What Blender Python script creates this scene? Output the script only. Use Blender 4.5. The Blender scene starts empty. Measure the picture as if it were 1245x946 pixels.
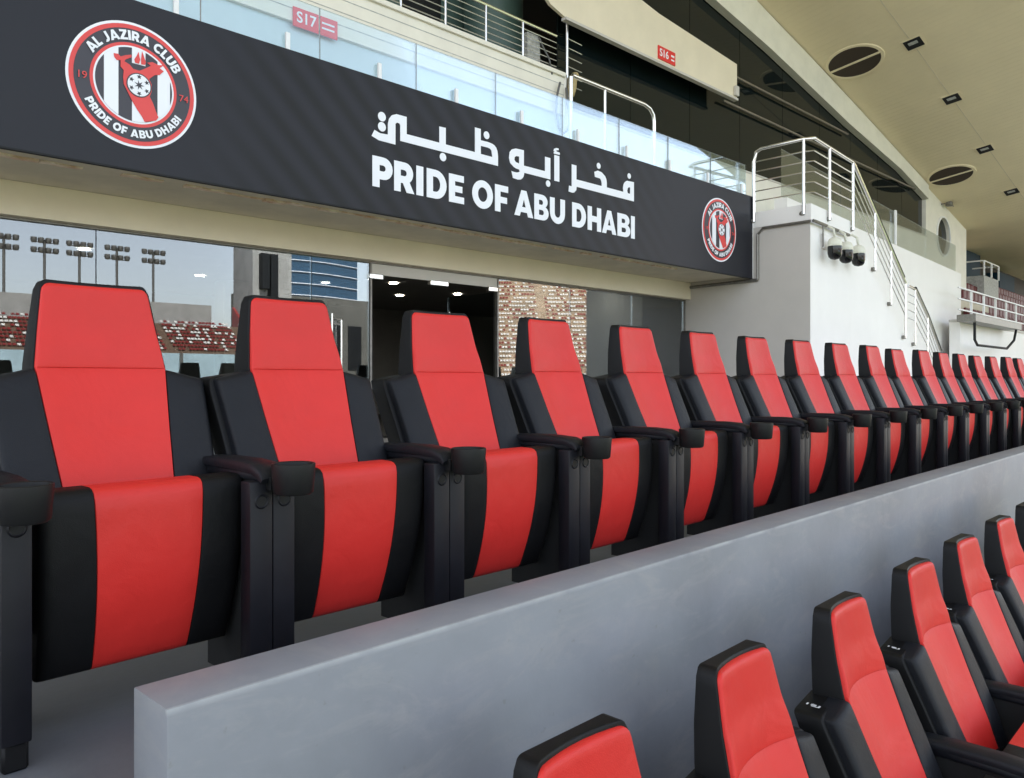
import bpy, bmesh, math, random
from mathutils import Vector, Matrix
random.seed(7)
R = math.radians
sc = bpy.context.scene
C = sc.collection

# ---------------------------------------------------------------- camera, sky, sun, exposure
cam_d = bpy.data.cameras.new('camera'); cam = bpy.data.objects.new('camera', cam_d); C.objects.link(cam)
cam_d.sensor_fit = 'HORIZONTAL'; cam_d.sensor_width = 36.0; cam_d.lens = 27.76
cam_d.shift_y = -12.0/1245; cam_d.clip_start = 0.05; cam_d.clip_end = 3000
cam.location = (0, 0, 0.86); cam.rotation_euler = (R(90), 0, R(-46.28))
sc.camera = cam
SUN_EL, SUN_AZ = 58.0, 100.0            # degrees; azimuth counter-clockwise from +X: sun stands behind the stand
w = bpy.data.worlds.new('World'); sc.world = w; w.use_nodes = True
wn = w.node_tree; bg = wn.nodes['Background']
sky = wn.nodes.new('ShaderNodeTexSky'); sky.sky_type = 'NISHITA'; sky.sun_disc = False
sky.sun_elevation = R(SUN_EL); sky.sun_rotation = R(90 - SUN_AZ)
sky.air_density = 1.0; sky.dust_density = 1.2; sky.ozone_density = 1.0
hz = wn.nodes.new('ShaderNodeHueSaturation'); hz.inputs['Saturation'].default_value = 0.44      # pale, dusty Gulf sky
wn.links.new(sky.outputs[0], hz.inputs['Color']); wn.links.new(hz.outputs[0], bg.inputs[0]); bg.inputs[1].default_value = 0.15
sl = bpy.data.lights.new('sun', 'SUN'); so = bpy.data.objects.new('sun', sl); C.objects.link(so)
sl.energy = 4.0; sl.angle = R(0.5); sl.color = (1.0, 0.95, 0.87)
sdir = Vector((math.cos(R(SUN_AZ))*math.cos(R(SUN_EL)), math.sin(R(SUN_AZ))*math.cos(R(SUN_EL)), math.sin(R(SUN_EL))))
so.rotation_euler = sdir.to_track_quat('Z', 'Y').to_euler(); so.location = sdir*60
sc.view_settings.view_transform = 'Standard'; sc.view_settings.look = 'None'
sc.view_settings.gamma = 1.0; sc.view_settings.exposure = 2.05; sc.view_settings.use_curve_mapping = False
try:
    sc.cycles.max_bounces = 10; sc.cycles.transparent_max_bounces = 16; sc.cycles.sample_clamp_indirect = 6
    sc.cycles.caustics_reflective = False
except Exception: pass

# ---------------------------------------------------------------- materials
M = {}
def mat(name, col, rough=0.6, metal=0.0, spec=0.5, var=0.0, vscale=6.0, bump=0.0, bscale=60.0, col2=None, coat=0.0, emit=None, stretch=None, crease=0.0, cscale=10.0):
    m = bpy.data.materials.new(name); m.use_nodes = True; nt = m.node_tree; b = nt.nodes['Principled BSDF']
    b.inputs['Base Color'].default_value = (*col, 1); b.inputs['Roughness'].default_value = rough
    b.inputs['Metallic'].default_value = metal; b.inputs['Specular IOR Level'].default_value = spec
    b.inputs['Coat Weight'].default_value = coat
    if emit:
        b.inputs['Emission Color'].default_value = (*col, 1); b.inputs['Emission Strength'].default_value = emit
    tc = nt.nodes.new('ShaderNodeTexCoord'); src = tc.outputs['Object']
    if stretch:
        mp = nt.nodes.new('ShaderNodeMapping'); mp.inputs['Scale'].default_value = stretch
        nt.links.new(src, mp.inputs[0]); src = mp.outputs[0]
    if var or col2:
        n = nt.nodes.new('ShaderNodeTexNoise'); n.inputs['Scale'].default_value = vscale; n.inputs['Detail'].default_value = 7
        n.inputs['Roughness'].default_value = 0.62
        nt.links.new(src, n.inputs['Vector'])
        r = nt.nodes.new('ShaderNodeValToRGB'); nt.links.new(n.outputs['Fac'], r.inputs[0])
        a = tuple(c*(1-var) for c in col); z = col2 or tuple(min(1, c*(1+var)) for c in col)
        r.color_ramp.elements[0].position = 0.32; r.color_ramp.elements[1].position = 0.68
        r.color_ramp.elements[0].color = (*a, 1); r.color_ramp.elements[1].color = (*z, 1)
        nt.links.new(r.outputs[0], b.inputs['Base Color'])
        rr = nt.nodes.new('ShaderNodeMapRange'); rr.inputs['To Min'].default_value = rough*0.85; rr.inputs['To Max'].default_value = min(1, rough*1.18)
        nt.links.new(n.outputs['Fac'], rr.inputs[0]); nt.links.new(rr.outputs[0], b.inputs['Roughness'])
    if bump:
        n2 = nt.nodes.new('ShaderNodeTexNoise'); n2.inputs['Scale'].default_value = bscale; n2.inputs['Detail'].default_value = 4
        nt.links.new(src, n2.inputs['Vector'])
        bp = nt.nodes.new('ShaderNodeBump'); bp.inputs['Strength'].default_value = bump; bp.inputs['Distance'].default_value = 0.004
        nt.links.new(n2.outputs['Fac'], bp.inputs['Height']); nt.links.new(bp.outputs[0], b.inputs['Normal'])
        if crease:
            n4 = nt.nodes.new('ShaderNodeTexNoise'); n4.inputs['Scale'].default_value = cscale; n4.inputs['Detail'].default_value = 3
            n4.inputs['Distortion'].default_value = 0.6; nt.links.new(src, n4.inputs['Vector'])
            b4 = nt.nodes.new('ShaderNodeBump'); b4.inputs['Strength'].default_value = crease; b4.inputs['Distance'].default_value = 0.02
            nt.links.new(n4.outputs['Fac'], b4.inputs['Height']); nt.links.new(b4.outputs[0], bp.inputs['Normal'])
    M[name] = m; return m
def glass(name, tint, refl, k=0.55):
    m = bpy.data.materials.new(name); m.use_nodes = True; nt = m.node_tree
    for n in list(nt.nodes):
        if n.type == 'BSDF_PRINCIPLED': nt.nodes.remove(n)
    out = [n for n in nt.nodes if n.type == 'OUTPUT_MATERIAL'][0]
    t = nt.nodes.new('ShaderNodeBsdfTransparent'); t.inputs[0].default_value = (*tint, 1)
    g = nt.nodes.new('ShaderNodeBsdfGlossy'); g.inputs[0].default_value = (0.95, 0.97, 1, 1); g.inputs['Roughness'].default_value = 0.0
    lw = nt.nodes.new('ShaderNodeLayerWeight'); lw.inputs[0].default_value = k
    mr = nt.nodes.new('ShaderNodeMapRange'); mr.inputs['To Min'].default_value = refl; mr.inputs['To Max'].default_value = min(1, refl+0.55)
    nt.links.new(lw.outputs['Fresnel'], mr.inputs[0])
    mx = nt.nodes.new('ShaderNodeMixShader'); nt.links.new(mr.outputs[0], mx.inputs[0])
    nt.links.new(t.outputs[0], mx.inputs[1]); nt.links.new(g.outputs[0], mx.inputs[2]); nt.links.new(mx.outputs[0], out.inputs[0])
    M[name] = m; return m

mat('red', (0.60, 0.026, 0.021), 0.48, spec=0.32, var=0.07, vscale=2.5, bump=0.20, bscale=400, crease=0.30, cscale=6)
mat('blk_seat', (0.0055, 0.0055, 0.006), 0.55, spec=0.18, var=0.12, vscale=5, bump=0.18, bscale=380, crease=0.28, cscale=7)
mat('blk', (0.008, 0.009, 0.012), 0.50, spec=0.22, var=0.15, vscale=5, bump=0.20, bscale=380, crease=0.28, cscale=8)
mat('shell', (0.006, 0.006, 0.0065), 0.5, spec=0.19, var=0.15, vscale=9, bump=0.10, bscale=500)
mat('post', (0.008, 0.008, 0.011), 0.45, spec=0.22, var=0.15, vscale=12, bump=0.06, bscale=500)
mat('cup', (0.008, 0.008, 0.0085), 0.5, spec=0.3, var=0.1, vscale=20)
mat('icon', (0.75, 0.75, 0.75), 0.6)
mat('gap', (0.006, 0.006, 0.006), 0.9)
mat('floor', (0.115, 0.122, 0.135), 0.55, var=0.18, vscale=2.2, bump=0.25, bscale=30)
mat('bouncefloor', (0.58, 0.55, 0.50), 0.35, var=0.06, vscale=1.5)  # pale tone picked for the light it throws upward
mat('white', (0.88, 0.86, 0.835), 0.6, var=0.035, vscale=0.9, bump=0.12, bscale=45)
mat('cream', (0.76, 0.68, 0.53), 0.6, var=0.05, vscale=1.5, bump=0.08, bscale=40)
mat('piergrey', (0.56, 0.53, 0.49), 0.65, var=0.04, vscale=1.2, bump=0.12, bscale=45)
mat('fascia', (0.80, 0.77, 0.69), 0.55, var=0.06, vscale=2.0, bump=0.1, bscale=40)
mat('skylit_blue', (0.56, 0.65, 0.70), 0.4, var=0.05, vscale=1.5)  # tint of bluish sky light on the wall, put into the colour
mat('soffit', (0.60, 0.54, 0.43), 0.7, var=0.10, vscale=2.5, bump=0.2, bscale=40)
mat('plaster', (0.72, 0.46, 0.30), 0.9, var=0.2, vscale=9, bump=0.6, bscale=50, col2=(0.85, 0.76, 0.64))
mat('steel', (0.72, 0.71, 0.68), 0.22, metal=1.0, var=0.06, vscale=15)
mat('steel_dark', (0.22, 0.21, 0.19), 0.45, metal=0.8, var=0.2, vscale=15)
mat('whitepaint', (0.82, 0.82, 0.82), 0.4)
mat('letter', (0.83, 0.85, 0.90), 0.5)
mat('crest_red', (0.70, 0.055, 0.05), 0.45)
mat('crest_dark', (0.028, 0.026, 0.035), 0.4)
mat('sign_red', (0.72, 0.03, 0.025), 0.45)
mat('sign_pink', (0.78, 0.16, 0.22), 0.45)
mat('green', (0.055, 0.095, 0.085), 0.5, var=0.1, vscale=2)
mat('dark', (0.010, 0.011, 0.012), 0.6, spec=0.25)
mat('interior', (0.34, 0.33, 0.31), 0.7, var=0.1, vscale=2)
mat('interior_dark', (0.030, 0.030, 0.028), 0.6)
mat('lamp', (1.0, 0.93, 0.80), emit=20.0)
mat('dome', (0.006, 0.006, 0.007), 0.10, spec=0.4)
mat('camcream', (0.70, 0.69, 0.58), 0.4)
mat('rag', (0.42, 0.33, 0.17), 0.9, var=0.2, vscale=12, bump=0.6, bscale=25)
mat('cable', (0.10, 0.10, 0.10), 0.6)
mat('boxgrey', (0.42, 0.42, 0.41), 0.7, var=0.3, vscale=12)
mat('navy', (0.008, 0.035, 0.065), 0.6, spec=0.15, var=0.1, vscale=1)
mat('ventmesh', (0.045, 0.030, 0.020), 0.8, bump=0.5, bscale=30)
mat('conc', (0.36, 0.35, 0.33), 0.8, var=0.15, vscale=0.6, bump=0.1, bscale=8)
mat('terracing', (0.17, 0.17, 0.17), 0.85, var=0.15, vscale=0.8)
mat('conc_tan', (0.42, 0.30, 0.20), 0.85, var=0.25, vscale=0.25)
mat('conc_warm', (0.17, 0.11, 0.075), 0.85, var=0.2, vscale=0.5)
mat('seat_red', (0.26, 0.02, 0.02), 0.5)
mat('seat_white', (0.75, 0.73, 0.70), 0.5)
mat('seat_far', (0.11, 0.006, 0.009), 0.5, var=0.2, vscale=1)
mat('grass', (0.07, 0.105, 0.035), 0.9, var=0.25, vscale=0.3)
mat('ground', (0.20, 0.18, 0.15), 0.9, var=0.15, vscale=0.05)
mat('bluebld', (0.03, 0.08, 0.14), 0.25, var=0.1, vscale=0.1)
mat('brownbld', (0.12, 0.115, 0.10), 0.8, var=0.2, vscale=0.2)
mat('bright', (0.42, 0.56, 0.62), 0.3, var=0.12, vscale=0.4)
glass('pane', (0.55, 0.58, 0.58), 0.045)
glass('doorpane', (0.70, 0.72, 0.71), 0.01, 0.33)
glass('railglass', (0.85, 0.92, 0.945), 0.02, 0.33)
glass('clearglass', (0.93, 0.96, 0.95), 0.01, 0.33)
# dark mirror glazing of the upper boxes
mat('boxglass', (0.005, 0.009, 0.010), 0.03, spec=0.36)

def banner_mat():
    m = mat('banner', (0.030, 0.033, 0.042), 0.46, spec=0.24, bump=0.05, bscale=300, crease=0.10, cscale=1.6)
    nt = m.node_tree; b = nt.nodes['Principled BSDF']
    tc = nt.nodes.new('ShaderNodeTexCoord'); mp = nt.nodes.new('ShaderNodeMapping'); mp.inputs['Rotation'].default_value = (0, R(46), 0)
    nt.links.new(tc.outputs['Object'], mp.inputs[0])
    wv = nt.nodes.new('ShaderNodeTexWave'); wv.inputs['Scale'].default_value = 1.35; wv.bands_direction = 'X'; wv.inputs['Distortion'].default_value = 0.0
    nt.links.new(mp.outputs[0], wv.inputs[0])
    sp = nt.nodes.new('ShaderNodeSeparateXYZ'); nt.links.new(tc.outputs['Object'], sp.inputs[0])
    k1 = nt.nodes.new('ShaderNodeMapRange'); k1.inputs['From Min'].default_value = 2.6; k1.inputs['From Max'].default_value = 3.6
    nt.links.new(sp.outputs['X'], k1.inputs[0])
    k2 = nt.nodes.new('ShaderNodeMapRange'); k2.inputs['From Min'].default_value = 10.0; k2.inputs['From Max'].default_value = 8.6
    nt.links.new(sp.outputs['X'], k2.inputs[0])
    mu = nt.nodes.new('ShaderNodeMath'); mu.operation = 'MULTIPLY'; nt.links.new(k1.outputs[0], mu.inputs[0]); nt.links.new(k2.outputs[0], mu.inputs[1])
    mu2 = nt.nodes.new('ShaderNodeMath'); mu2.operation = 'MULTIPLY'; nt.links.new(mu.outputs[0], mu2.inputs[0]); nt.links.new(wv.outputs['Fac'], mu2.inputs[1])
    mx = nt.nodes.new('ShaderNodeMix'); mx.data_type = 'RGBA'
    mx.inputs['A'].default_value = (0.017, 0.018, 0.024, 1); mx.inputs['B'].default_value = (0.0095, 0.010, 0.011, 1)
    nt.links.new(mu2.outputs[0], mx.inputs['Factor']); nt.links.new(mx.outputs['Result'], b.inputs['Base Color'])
banner_mat()

def wall_mat():
    m = mat('parapet', (0.198, 0.207, 0.228), 0.45, var=0.16, vscale=1.2, bump=0.22, bscale=18)
    nt = m.node_tree; b = nt.nodes['Principled BSDF']
    old = b.inputs['Base Color'].links[0].from_socket
    tc = nt.nodes.new('ShaderNodeTexCoord')
    mp = nt.nodes.new('ShaderNodeMapping'); mp.inputs['Scale'].default_value = (1.0, 1, 3.0); nt.links.new(tc.outputs['Object'], mp.inputs[0])
    n = nt.nodes.new('ShaderNodeTexNoise'); n.inputs['Scale'].default_value = 3.2; n.inputs['Detail'].default_value = 12; n.inputs['Roughness'].default_value = 0.72; n.inputs['Distortion'].default_value = 0.8
    nt.links.new(mp.outputs[0], n.inputs[0])
    r = nt.nodes.new('ShaderNodeValToRGB'); r.color_ramp.elements[0].position = 0.50; r.color_ramp.elements[1].position = 0.70
    r.color_ramp.elements[0].color = (0, 0, 0, 1); r.color_ramp.elements[1].color = (0.62, 0.62, 0.62, 1)
    nt.links.new(n.outputs['Fac'], r.inputs[0])
    mx = nt.nodes.new('ShaderNodeMix'); mx.data_type = 'RGBA'; nt.links.new(r.outputs[0], mx.inputs['Factor'])
    nt.links.new(old, mx.inputs['A']); mx.inputs['B'].default_value = (0.27, 0.265, 0.265, 1)
    n3 = nt.nodes.new('ShaderNodeTexNoise'); n3.inputs['Scale'].default_value = 34; n3.inputs['Detail'].default_value = 3; nt.links.new(tc.outputs['Object'], n3.inputs[0])
    r3 = nt.nodes.new('ShaderNodeValToRGB'); r3.color_ramp.elements[0].position = 0.70; r3.color_ramp.elements[1].position = 0.76
    r3.color_ramp.elements[0].color = (0, 0, 0, 1); r3.color_ramp.elements[1].color = (0.4, 0.4, 0.4, 1); nt.links.new(n3.outputs['Fac'], r3.inputs[0])
    mx2 = nt.nodes.new('ShaderNodeMix'); mx2.data_type = 'RGBA'; nt.links.new(r3.outputs[0], mx2.inputs['Factor'])
    nt.links.new(mx.outputs['Result'], mx2.inputs['A']); mx2.inputs['B'].default_value = (0.15, 0.145, 0.145, 1)
    sp = nt.nodes.new('ShaderNodeSeparateXYZ'); nt.links.new(tc.outputs['Object'], sp.inputs[0])
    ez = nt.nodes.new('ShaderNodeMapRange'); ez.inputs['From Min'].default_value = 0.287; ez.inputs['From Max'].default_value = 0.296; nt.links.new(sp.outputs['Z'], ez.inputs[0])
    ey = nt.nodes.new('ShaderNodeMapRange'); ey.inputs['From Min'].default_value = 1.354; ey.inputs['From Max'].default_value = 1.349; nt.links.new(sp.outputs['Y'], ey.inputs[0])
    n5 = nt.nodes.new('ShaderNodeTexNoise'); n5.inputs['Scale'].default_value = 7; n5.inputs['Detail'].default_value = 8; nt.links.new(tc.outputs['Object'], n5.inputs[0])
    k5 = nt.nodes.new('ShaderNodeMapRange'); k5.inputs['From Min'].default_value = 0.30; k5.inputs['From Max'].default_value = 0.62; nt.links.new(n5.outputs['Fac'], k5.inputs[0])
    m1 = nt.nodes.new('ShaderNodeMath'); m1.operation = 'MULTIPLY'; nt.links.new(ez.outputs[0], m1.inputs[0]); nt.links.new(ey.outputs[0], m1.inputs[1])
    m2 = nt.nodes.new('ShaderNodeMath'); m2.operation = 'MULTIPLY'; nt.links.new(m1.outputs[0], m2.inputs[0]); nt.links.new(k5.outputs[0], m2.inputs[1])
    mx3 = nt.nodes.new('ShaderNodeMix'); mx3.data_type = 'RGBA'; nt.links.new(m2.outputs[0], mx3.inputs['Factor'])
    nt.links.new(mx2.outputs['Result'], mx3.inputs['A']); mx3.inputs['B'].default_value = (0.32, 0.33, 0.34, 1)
    nt.links.new(mx3.outputs['Result'], b.inputs['Base Color'])
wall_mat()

def roof_mat():
    m = mat('roof', (0.80, 0.69, 0.47), 0.55, var=0.04, vscale=0.8)
    nt = m.node_tree; b = nt.nodes['Principled BSDF']
    tc = nt.nodes.new('ShaderNodeTexCoord')
    wv = nt.nodes.new('ShaderNodeTexWave'); wv.bands_direction = 'X'; wv.wave_profile = 'SAW'; wv.inputs['Scale'].default_value = 1.6
    nt.links.new(tc.outputs['Object'], wv.inputs[0])
    bp = nt.nodes.new('ShaderNodeBump'); bp.inputs['Strength'].default_value = 0.8; bp.inputs['Distance'].default_value = 0.05
    nt.links.new(wv.outputs['Fac'], bp.inputs['Height']); nt.links.new(bp.outputs[0], b.inputs['Normal'])
roof_mat()

# ---------------------------------------------------------------- mesh helpers
class MB:
    def __init__(s): s.v = []; s.f = []; s.m = []; s.cur = 0
    def add(s, vs, fs):
        o = len(s.v); s.v += [tuple(p) for p in vs]
        for f in fs: s.f.append(tuple(i+o for i in f)); s.m.append(s.cur)
        return s
    def box(s, x0, x1, y0, y1, z0, z1):
        v = [(x, y, z) for z in (z0, z1) for y in (y0, y1) for x in (x0, x1)]
        return s.add(v, [(0, 2, 3, 1), (4, 5, 7, 6), (0, 1, 5, 4), (2, 6, 7, 3), (0, 4, 6, 2), (1, 3, 7, 5)])
    def cbox(s, x0, x1, y0, y1, z0, z1, r=0.01, seg=2):
        bm = bmesh.new(); bmesh.ops.create_cube(bm, size=1.0)
        for v in bm.verts:
            v.co = Vector(((x0+x1)/2+v.co.x*(x1-x0), (y0+y1)/2+v.co.y*(y1-y0), (z0+z1)/2+v.co.z*(z1-z0)))
        bmesh.ops.bevel(bm, geom=bm.edges[:], offset=r, segments=seg, profile=0.5, affect='EDGES')
        bm.verts.index_update()
        s.add([v.co[:] for v in bm.verts], [[v.index for v in f.verts] for f in bm.faces]); bm.free(); return s
    def prism(s, poly, axis, a, b):
        # poly: list of 2D points (counter-clockwise); axis: extrude axis
        n = len(poly)
        def P(p, t):
            return {'y': (p[0], t, p[1]), 'z': (p[0], p[1], t), 'x': (t, p[0], p[1])}[axis]
        v = [P(p, a) for p in poly]+[P(p, b) for p in poly]
        return s.add(v, [tuple(range(n))[::-1], tuple(range(n, 2*n))]+[(i, (i+1) % n, n+(i+1) % n, n+i) for i in range(n)])
    def tube(s, pts, r, n=8, cap=True):
        pts = [Vector(p) for p in pts]; rings = []
        up = Vector((0, 0, 1))
        for i, p in enumerate(pts):
            t = (pts[min(i+1, len(pts)-1)]-pts[max(i-1, 0)]).normalized()
            a = t.cross(up if abs(t.z) < 0.95 else Vector((1, 0, 0))).normalized(); b = t.cross(a)
            k = 1.0
            if 0 < i < len(pts)-1:
                c = (pts[i+1]-pts[i]).normalized().dot((pts[i]-pts[i-1]).normalized()); k = 1/max(0.5, math.sqrt((1+c)/2))
            rings.append([p+(a*math.cos(2*math.pi*j/n)+b*math.sin(2*math.pi*j/n))*r*(k if False else 1) for j in range(n)])
        v = [q for rg in rings for q in rg]; f = []
        for i in range(len(rings)-1):
            for j in range(n): f.append((i*n+j, i*n+(j+1) % n, (i+1)*n+(j+1) % n, (i+1)*n+j))
        if cap: f += [tuple(range(n))[::-1], tuple(range((len(rings)-1)*n, len(rings)*n))]
        return s.add(v, f)
    def lathe(s, prof, c=(0, 0, 0), n=24, cap=False):
        v = []; f = []
        for r, z in prof:
            for j in range(n): v.append((c[0]+r*math.cos(2*math.pi*j/n), c[1]+r*math.sin(2*math.pi*j/n), c[2]+z))
        for i in range(len(prof)-1):
            for j in range(n): f.append((i*n+j, i*n+(j+1) % n, (i+1)*n+(j+1) % n, (i+1)*n+j))
        if cap: f += [tuple(range(n))[::-1], tuple(range((len(prof)-1)*n, len(prof)*n))]
        return s.add(v, f)
    def pad(s, z0, z1, yf, xl, xr, t, r=0.012, crown=0.0, nx=9, nz=14, topr=0.0, rl=None, rr=None, rb=None, rt=None):
        """upholstered panel: yf(z) front surface, xl(z)/xr(z) edges, t(z) thickness backwards, rl/rr/rb/rt edge rolling, crown(z)>0 bulges forward"""
        rl = r if rl is None else rl; rr = r if rr is None else rr; rb = r if rb is None else rb; rt = r if rt is None else rt
        tf = t if callable(t) else (lambda z: t); cf = crown if callable(crown) else (lambda z: crown)
        def pos(L, n, ra, rz_):
            return [0, ra*0.12, ra*0.4, ra]+[ra+(L-ra-rz_)*k/n for k in range(1, n)]+[L-q for q in (rz_, rz_*0.4, rz_*0.12, 0)]
        def roll(e, q): return q-math.sqrt(max(0, q*q-(q-e)**2)) if e < q else 0.0
        Z = [z0+q for q in pos(z1-z0, nz, rb, rt)]; grid = []
        for z in Z:
            a, b = xl(z), xr(z)
            if topr and z1-z < topr:
                q = topr-(z1-z); ins = topr-math.sqrt(max(0, topr*topr-q*q)); a += ins; b -= ins
            row = []
            for x in [a+q for q in pos(b-a, nx, rl, rr)]:
                off = max(roll(x-a, rl), roll(b-x, rr), roll(z-z0, rb), roll(z1-z, rt))
                u = (2*(x-a)/(b-a)-1)
                row.append((x, yf(z)+off-cf(z)*(1-u*u), z))
            grid.append(row)
        nr, nc = len(grid), len(grid[0]); v = [p for row in grid for p in row]; f = []
        for i in range(nr-1):
            for j in range(nc-1): f.append((i*nc+j, i*nc+j+1, (i+1)*nc+j+1, (i+1)*nc+j))
        border = [(0, j) for j in range(nc)]+[(i, nc-1) for i in range(1, nr)]+[(nr-1, j) for j in range(nc-2, -1, -1)]+[(i, 0) for i in range(nr-2, 0, -1)]
        bi = [i*nc+j for i, j in border]; o = len(v)
        for k in bi: p = v[k]; v.append((p[0], yf(p[2])+tf(p[2]), p[2]))
        nb = len(bi)
        for k in range(nb): f.append((bi[k], o+k, o+(k+1) % nb, bi[(k+1) % nb]))
        # back face as strips so that it follows the profile
        for i in range(nr-1):
            def B(ii, side): return o+border.index((ii, 0 if side == 0 else nc-1))
            f.append((B(i, 0), B(i+1, 0), B(i+1, 1), B(i, 1)) if 0 < i < nr-2 else (B(i, 0), B(i+1, 0), B(i+1, 1), B(i, 1)))
        return s.add(v, f)
    def mesh(s, name, mats, smooth=40):
        me = bpy.data.meshes.new(name); me.from_pydata(s.v, [], s.f)
        for mm in mats if isinstance(mats, (list, tuple)) else [mats]: me.materials.append(M[mm])
        if any(s.m): me.polygons.foreach_set('material_index', s.m)
        bm = bmesh.new(); bm.from_mesh(me); bmesh.ops.recalc_face_normals(bm, faces=bm.faces[:]); bm.to_mesh(me); bm.free()
        if smooth:
            me.shade_smooth(); me.set_sharp_from_angle(angle=R(smooth))
        me.update(); return me
def tag(o, label=None, cat=None, group=None, kind=None):
    if label: o['label'] = label
    if cat: o['category'] = cat
    if group: o['group'] = group
    if kind: o['kind'] = kind
    return o
def obj(name, mb, mats, parent=None, loc=None, rz=None, smooth=40):
    me = mb if isinstance(mb, bpy.types.Mesh) else mb.mesh(name, mats, smooth)
    o = bpy.data.objects.new(name, me); C.objects.link(o)
    if parent: o.parent = parent
    if loc: o.location = loc
    if rz is not None: o.rotation_euler = (0, 0, rz)
    return o
def thing(name, label, cat, loc=(0, 0, 0), rz=0.0, group=None):
    o = bpy.data.objects.new(name, None); C.objects.link(o); o.location = loc; o.rotation_euler = (0, 0, rz)
    o.empty_display_size = 0.1
    return tag(o, label, cat, group)
def dup(root, loc, rz=None, label=None):
    r = root.copy(); C.objects.link(r); r.location = loc
    if rz is not None: r.rotation_euler = (0, 0, rz)
    if label: r['label'] = label
    for ch in list(root.children):
        c = ch.copy(); C.objects.link(c); c.parent = r
        for g in ch.children:
            d = g.copy(); C.objects.link(d); d.parent = c
    return r
def flat(loops, t):
    """2D outline (first loop outer, others holes) in x,z, facing -y, thickness t"""
    cu = bpy.data.curves.new('tmp', 'CURVE'); cu.dimensions = '2D'; cu.fill_mode = 'BOTH'; cu.extrude = t/2
    for lp in loops:
        sp = cu.splines.new('POLY'); sp.points.add(len(lp)-1); sp.use_cyclic_u = True
        for i, p in enumerate(lp): sp.points[i].co = (p[0], p[1], 0, 1)
    return curve_mesh(cu)
def curve_mesh(cu):
    o = bpy.data.objects.new('tmp', cu); C.objects.link(o)
    bpy.context.view_layer.update()
    dg = bpy.context.evaluated_depsgraph_get(); me = bpy.data.meshes.new_from_object(o.evaluated_get(dg))
    bpy.data.objects.remove(o); bpy.data.curves.remove(cu)
    me.transform(Matrix.Rotation(R(90), 4, 'X')); return me
def text_mesh(s, size, bold=0.0, t=0.002):
    cu = bpy.data.curves.new('tmp', 'FONT'); cu.body = s; cu.size = size; cu.align_x = 'CENTER'; cu.align_y = 'CENTER'
    cu.extrude = t/2; cu.offset = bold
    return curve_mesh(cu)
def mobj(name, me, m, parent, loc=(0, 0, 0), roty=0.0):
    me.materials.clear(); me.materials.append(M[m]); me.name = name
    o = bpy.data.objects.new(name, me); C.objects.link(o); o.parent = parent; o.location = loc
    o.rotation_euler = (0, roty, 0); return o
def circ(cx, cz, r, n=40, k=1.0): return [(cx+r*math.cos(2*math.pi*i/n), cz+k*r*math.sin(2*math.pi*i/n)) for i in range(n)]

# facade frame: S along the facade, N away from the pitch
DL = R(2.16); E1 = Vector((math.cos(DL), -math.sin(DL), 0)); EN = Vector((math.sin(DL), math.cos(DL), 0))
def F(S, N, z=0): return E1*S+EN*N+Vector((0, 0, z))
FR = -DL

# ================================================================= SETTING
tag(obj('ground', MB().box(-1500, 1500, -1500, 1500, -9.0, -8.0), 'ground'), kind='structure')
tag(obj('pitch', MB().box(-70, 110, -84, -22, -7.99, -7.0), 'grass'), kind='structure')
# concourse floor of the upper row
tag(obj('floor', MB().box(-8, 60, 1.36, 2.75, -0.3, 0.0), 'floor'), kind='structure')
tag(obj('concourse_floor', MB().box(-8, 60, 2.754, 9.6, -0.3, 0.0), 'bouncefloor'), kind='structure')  # unseen floor, made pale to bounce light onto soffit and beam
mb = MB()                               # terrace under the lower row and on down to the pitch
mb.box(-8, 60, -0.55, 1.355, -1.6, -1.0)
for k in range(14): mb.box(-8, 60, -0.55-1.3*(k+1), -0.554-1.3*k, -2.1-0.46*k, -1.46-0.44*k)
tag(obj('terrace', mb, 'terracing'), kind='structure')

# parapet wall between the two rows
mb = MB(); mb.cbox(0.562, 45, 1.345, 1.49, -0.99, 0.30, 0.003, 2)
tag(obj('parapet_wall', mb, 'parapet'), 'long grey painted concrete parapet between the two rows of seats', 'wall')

# ================================================================= SEATS
P = 0.687
def yback(z):                           # reclined front face of the backrest
    pts = [(0.30, 0.115), (0.55, 0.20), (0.72, 0.275), (0.89, 0.345), (1.0, 0.375), (1.15, 0.405)]
    for (a, ya), (b, yb) in zip(pts, pts[1:]):
        if z <= b: return ya+(yb-ya)*(z-a)/(b-a)
    return pts[-1][1]
def lerp(z, a, fa, b, fb):
    q = max(0, min(1, (z-a)/(b-a))); return fa+(fb-fa)*q
strip = lambda z: lerp(z, 0.52, 0.138, 0.895, 0.172)
outer = lambda z: lerp(z, 0.40, 0.262, 0.88, 0.288)
head = lambda z: lerp(z, 0.895, 0.172, 1.125, 0.141)
hc = lambda z: lerp(z, 0.897, -0.034, 1.128, -0.012)
bc = lambda z: lerp(z, 0.50, -0.014, 0.895, -0.034)
me_head = MB().pad(0.8935, 1.130, lambda z: yback(z)-0.001-0.005*math.exp(-((z-0.935)/0.05)**2), lambda z: -head(z), lambda z: head(z), 0.05, r=0.010, crown=hc, topr=0.022, rb=0.0012, rt=0.014, nz=18).mesh('headrest', 'red', 50)
me_back = MB().pad(0.46, 0.895, yback, lambda z: -strip(z), lambda z: strip(z), 0.05, r=0.003, crown=bc, rt=0.0012).mesh('back_pad', 'red', 50)
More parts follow.
